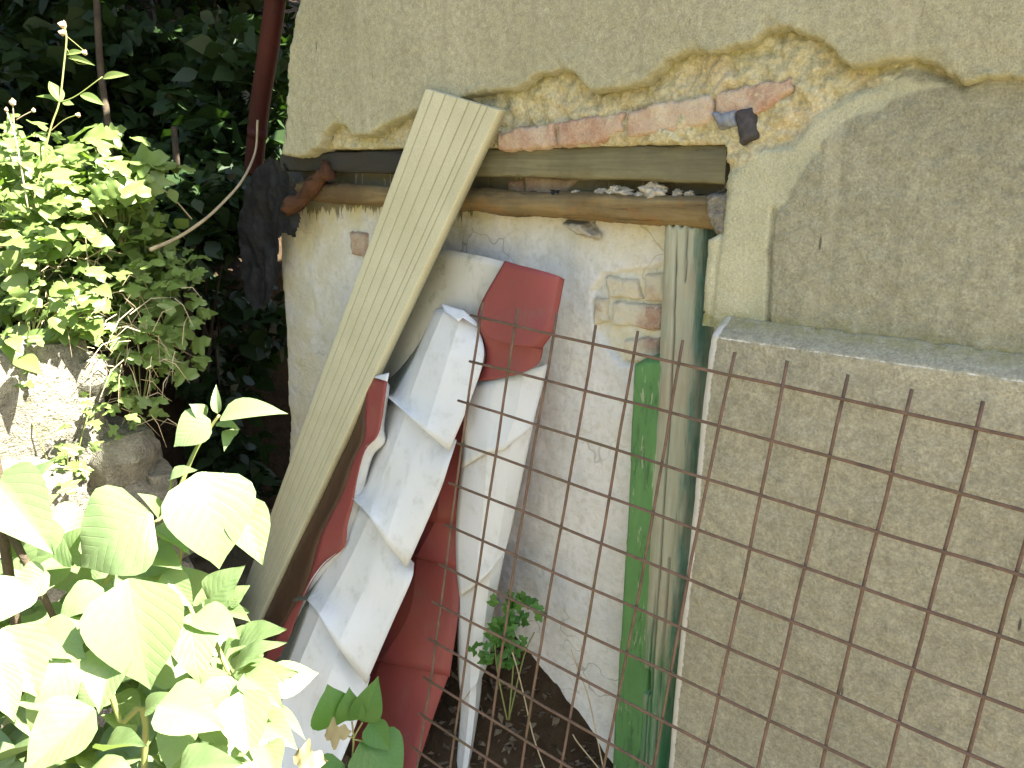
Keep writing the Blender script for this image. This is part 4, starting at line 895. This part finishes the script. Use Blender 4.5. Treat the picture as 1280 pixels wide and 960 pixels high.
# ---------------------------------------------------------------- woodland behind
def leaf_cloud(centres, n, size, droop=.4):
    """n leaf faces (folded rhombs) around clump centres [(x,y,z,rx,ry,rz)]"""
    cs_ = np.array(centres); w_ = (cs_[:, 3] * cs_[:, 4] * cs_[:, 5]) ** .67; idx = rng.choice(len(cs_), n, p=w_ / w_.sum())
    d = rng.normal(size=(n, 3)); d /= np.linalg.norm(d, axis=1)[:, None]; rr = rng.random(n)[:, None] ** .45
    p = cs_[idx, :3] + d * rr * cs_[idx, 3:6]
    ax = rng.normal(size=(n, 3)) * [1, 1, .5] - [0, 0, droop]; ax /= np.linalg.norm(ax, axis=1)[:, None]
    up = rng.normal(size=(n, 3)) * .6 + [0, 0, 1]; sd_ = np.cross(ax, up); sd_ /= np.linalg.norm(sd_, axis=1)[:, None]; nn = np.cross(sd_, ax)
    L = size * rng.uniform(.6, 1.3, n)[:, None]; wd_ = L * rng.uniform(.26, .4, n)[:, None]
    m_ = p + ax * L * .45
    m2 = p + ax * L * .72; m1 = p + ax * L * .22
    v = np.stack([p, m1 + sd_ * wd_ * .8, m_ + sd_ * wd_ + nn * L * .06, m2 + sd_ * wd_ * .55, p + ax * L - nn * L * .1, m2 - sd_ * wd_ * .55, m_ - sd_ * wd_ + nn * L * .06, m1 - sd_ * wd_ * .8], 1).reshape(-1, 3)
    return v, np.arange(8 * n).reshape(-1, 8)
random.seed(21)
gc = [(*att(random.uniform(-30, 180), random.uniform(215, 410), random.uniform(2.2, 2.45)), .13, .13, .09) for _ in range(46)]
for _ in range(90):
    x, y = random.uniform(-5.2, -2.5), random.uniform(-2.2, .75); gc.append((x, y, float(bank_z(np.array([x]), np.array([y]))[0]) + .04, .2, .2, .08))
cv, cf = leaf_cloud(gc, 11000, .05, .2)
tag(link('ground_cover', mesh_fast('ground_cover', cv, cf, True), M['herb']), 'mass of small sunlit leaves covering the bank above the stones', 'ground cover', kind='stuff')
def tree(name, lab, base, top, clumps, n, size, trunk_r, cat='tree', group=None, mat='wood_leaf', droop=.4):
    o = thing(name, tuple(base), lab, cat, group)
    tp_ = spline([base, (np.array(base) + top) / 2 + rng.normal(0, .06, 3), np.array(top, float)], 8)
    link('trunk', tube_mesh('trunk', tp_, [lerp(trunk_r, trunk_r * .35, i / len(tp_)) for i in range(len(tp_))], 9), M['bark'], o)
    for c in clumps[:14]:
        s_ = tp_[min(len(tp_) - 1, int(random.uniform(.35, .95) * len(tp_)))]
        link('limb', tube_mesh('limb', spline([s_, (s_ + np.array(c[:3])) / 2 + [0, 0, .08], np.array(c[:3])], 4), [trunk_r * .35 * lerp(1, .3, i / 8) for i in range(9)], 6), M['bark'], o)
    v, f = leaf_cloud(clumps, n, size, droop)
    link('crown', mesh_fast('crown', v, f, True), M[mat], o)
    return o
def clumps_px(x0, x1, y0, y1, t0, t1, n, r0, r1):
    out = []
    for _ in range(n):
        p = att(random.uniform(x0, x1), random.uniform(y0, y1), random.uniform(t0, t1)); r = random.uniform(r0, r1); out.append((*p, r, r, r * .75))
    return out
def gz(x, y): return float(bank_z(np.array([x * 1.]), np.array([y * 1.]))[0])
GW = 'trees and bushes of the dark woodland'
def bush(lab, x0, x1, y0, y1, t0, t1, nc, n, size, r0=.16, r1=.34, cat='bush', name='woodland_bush', droop=.5):
    cl = clumps_px(x0, x1, y0, y1, t0, t1, nc, r0, r1); m_ = np.array(cl)[:, :3].mean(0); g = gz(m_[0], m_[1])
    return tree(name, lab, (m_[0], m_[1], min(g, m_[2] - .2) - .05), tuple(m_ + [0, 0, .3]), cl, n, size, .03, cat, GW, 'wood_leaf', droop)
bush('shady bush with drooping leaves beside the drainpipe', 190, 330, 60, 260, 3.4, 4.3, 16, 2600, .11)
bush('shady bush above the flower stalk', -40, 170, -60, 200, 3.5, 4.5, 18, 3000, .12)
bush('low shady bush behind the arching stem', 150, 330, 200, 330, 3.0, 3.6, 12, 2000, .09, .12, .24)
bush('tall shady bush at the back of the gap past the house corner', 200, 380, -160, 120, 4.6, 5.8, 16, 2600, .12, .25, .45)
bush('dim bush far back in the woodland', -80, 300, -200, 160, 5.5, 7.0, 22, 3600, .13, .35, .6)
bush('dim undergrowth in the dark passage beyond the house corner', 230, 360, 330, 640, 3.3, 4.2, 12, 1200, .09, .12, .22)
# slim dark stem and shading trees
sapling = thing('sapling', tuple(att(135, 260, 3.0)), 'slim dark sapling trunk standing in the shady woodland', 'tree', GW)
link('trunk', tube_mesh('trunk', spline([att(142, 330, 3.0), att(136, 170, 3.0), att(126, 90, 3.0), att(120, -20, 3.0), att(112, -260, 3.0)], 6), .013, 8), M['bark'], sapling)
def big(lab, base, h, clr, n, seed):
    random.seed(seed); cl = []
    for _ in range(26):
        cl.append((base[0] + random.uniform(-clr, clr), base[1] + random.uniform(-clr, clr), base[2] + h * random.uniform(.5, 1.05), random.uniform(.5, .9), random.uniform(.5, .9), random.uniform(.4, .6)))
    return tree('woodland_tree', lab, base, (base[0], base[1], base[2] + h), cl, n, .15, .14, 'tree', GW)
big('tall woodland tree spreading over the passage beyond the house', (-3.7, 3.4, .9), 4.6, 1.5, 16000, 1)
big('tall woodland tree standing up the bank', (-5.6, 1.6, 2.0), 4.4, 1.8, 16000, 2)
big('tall woodland tree far behind the house', (-5.2, 5.2, 1.8), 5.2, 1.9, 15000, 3)
big('tall woodland tree high on the bank', (-7.6, 3.4, 3.0), 4.6, 2.0, 8000, 4)

# unseen crown added above the frame to keep skylight off the house corner
random.seed(9)
oc = [(random.uniform(-4.2, -2.75), random.uniform(-.6, 1.9), random.uniform(2.75, 3.6), random.uniform(.3, .5), random.uniform(.3, .5), random.uniform(.2, .35)) for _ in range(16)]
tree('woodland_tree', 'unseen leaning tree added above the frame to shade the house corner', (-4.1, .6, gz(-4.1, .6) - .05), (-3.2, .7, 3.4), oc, 7500, .12, .08, 'tree', GW)
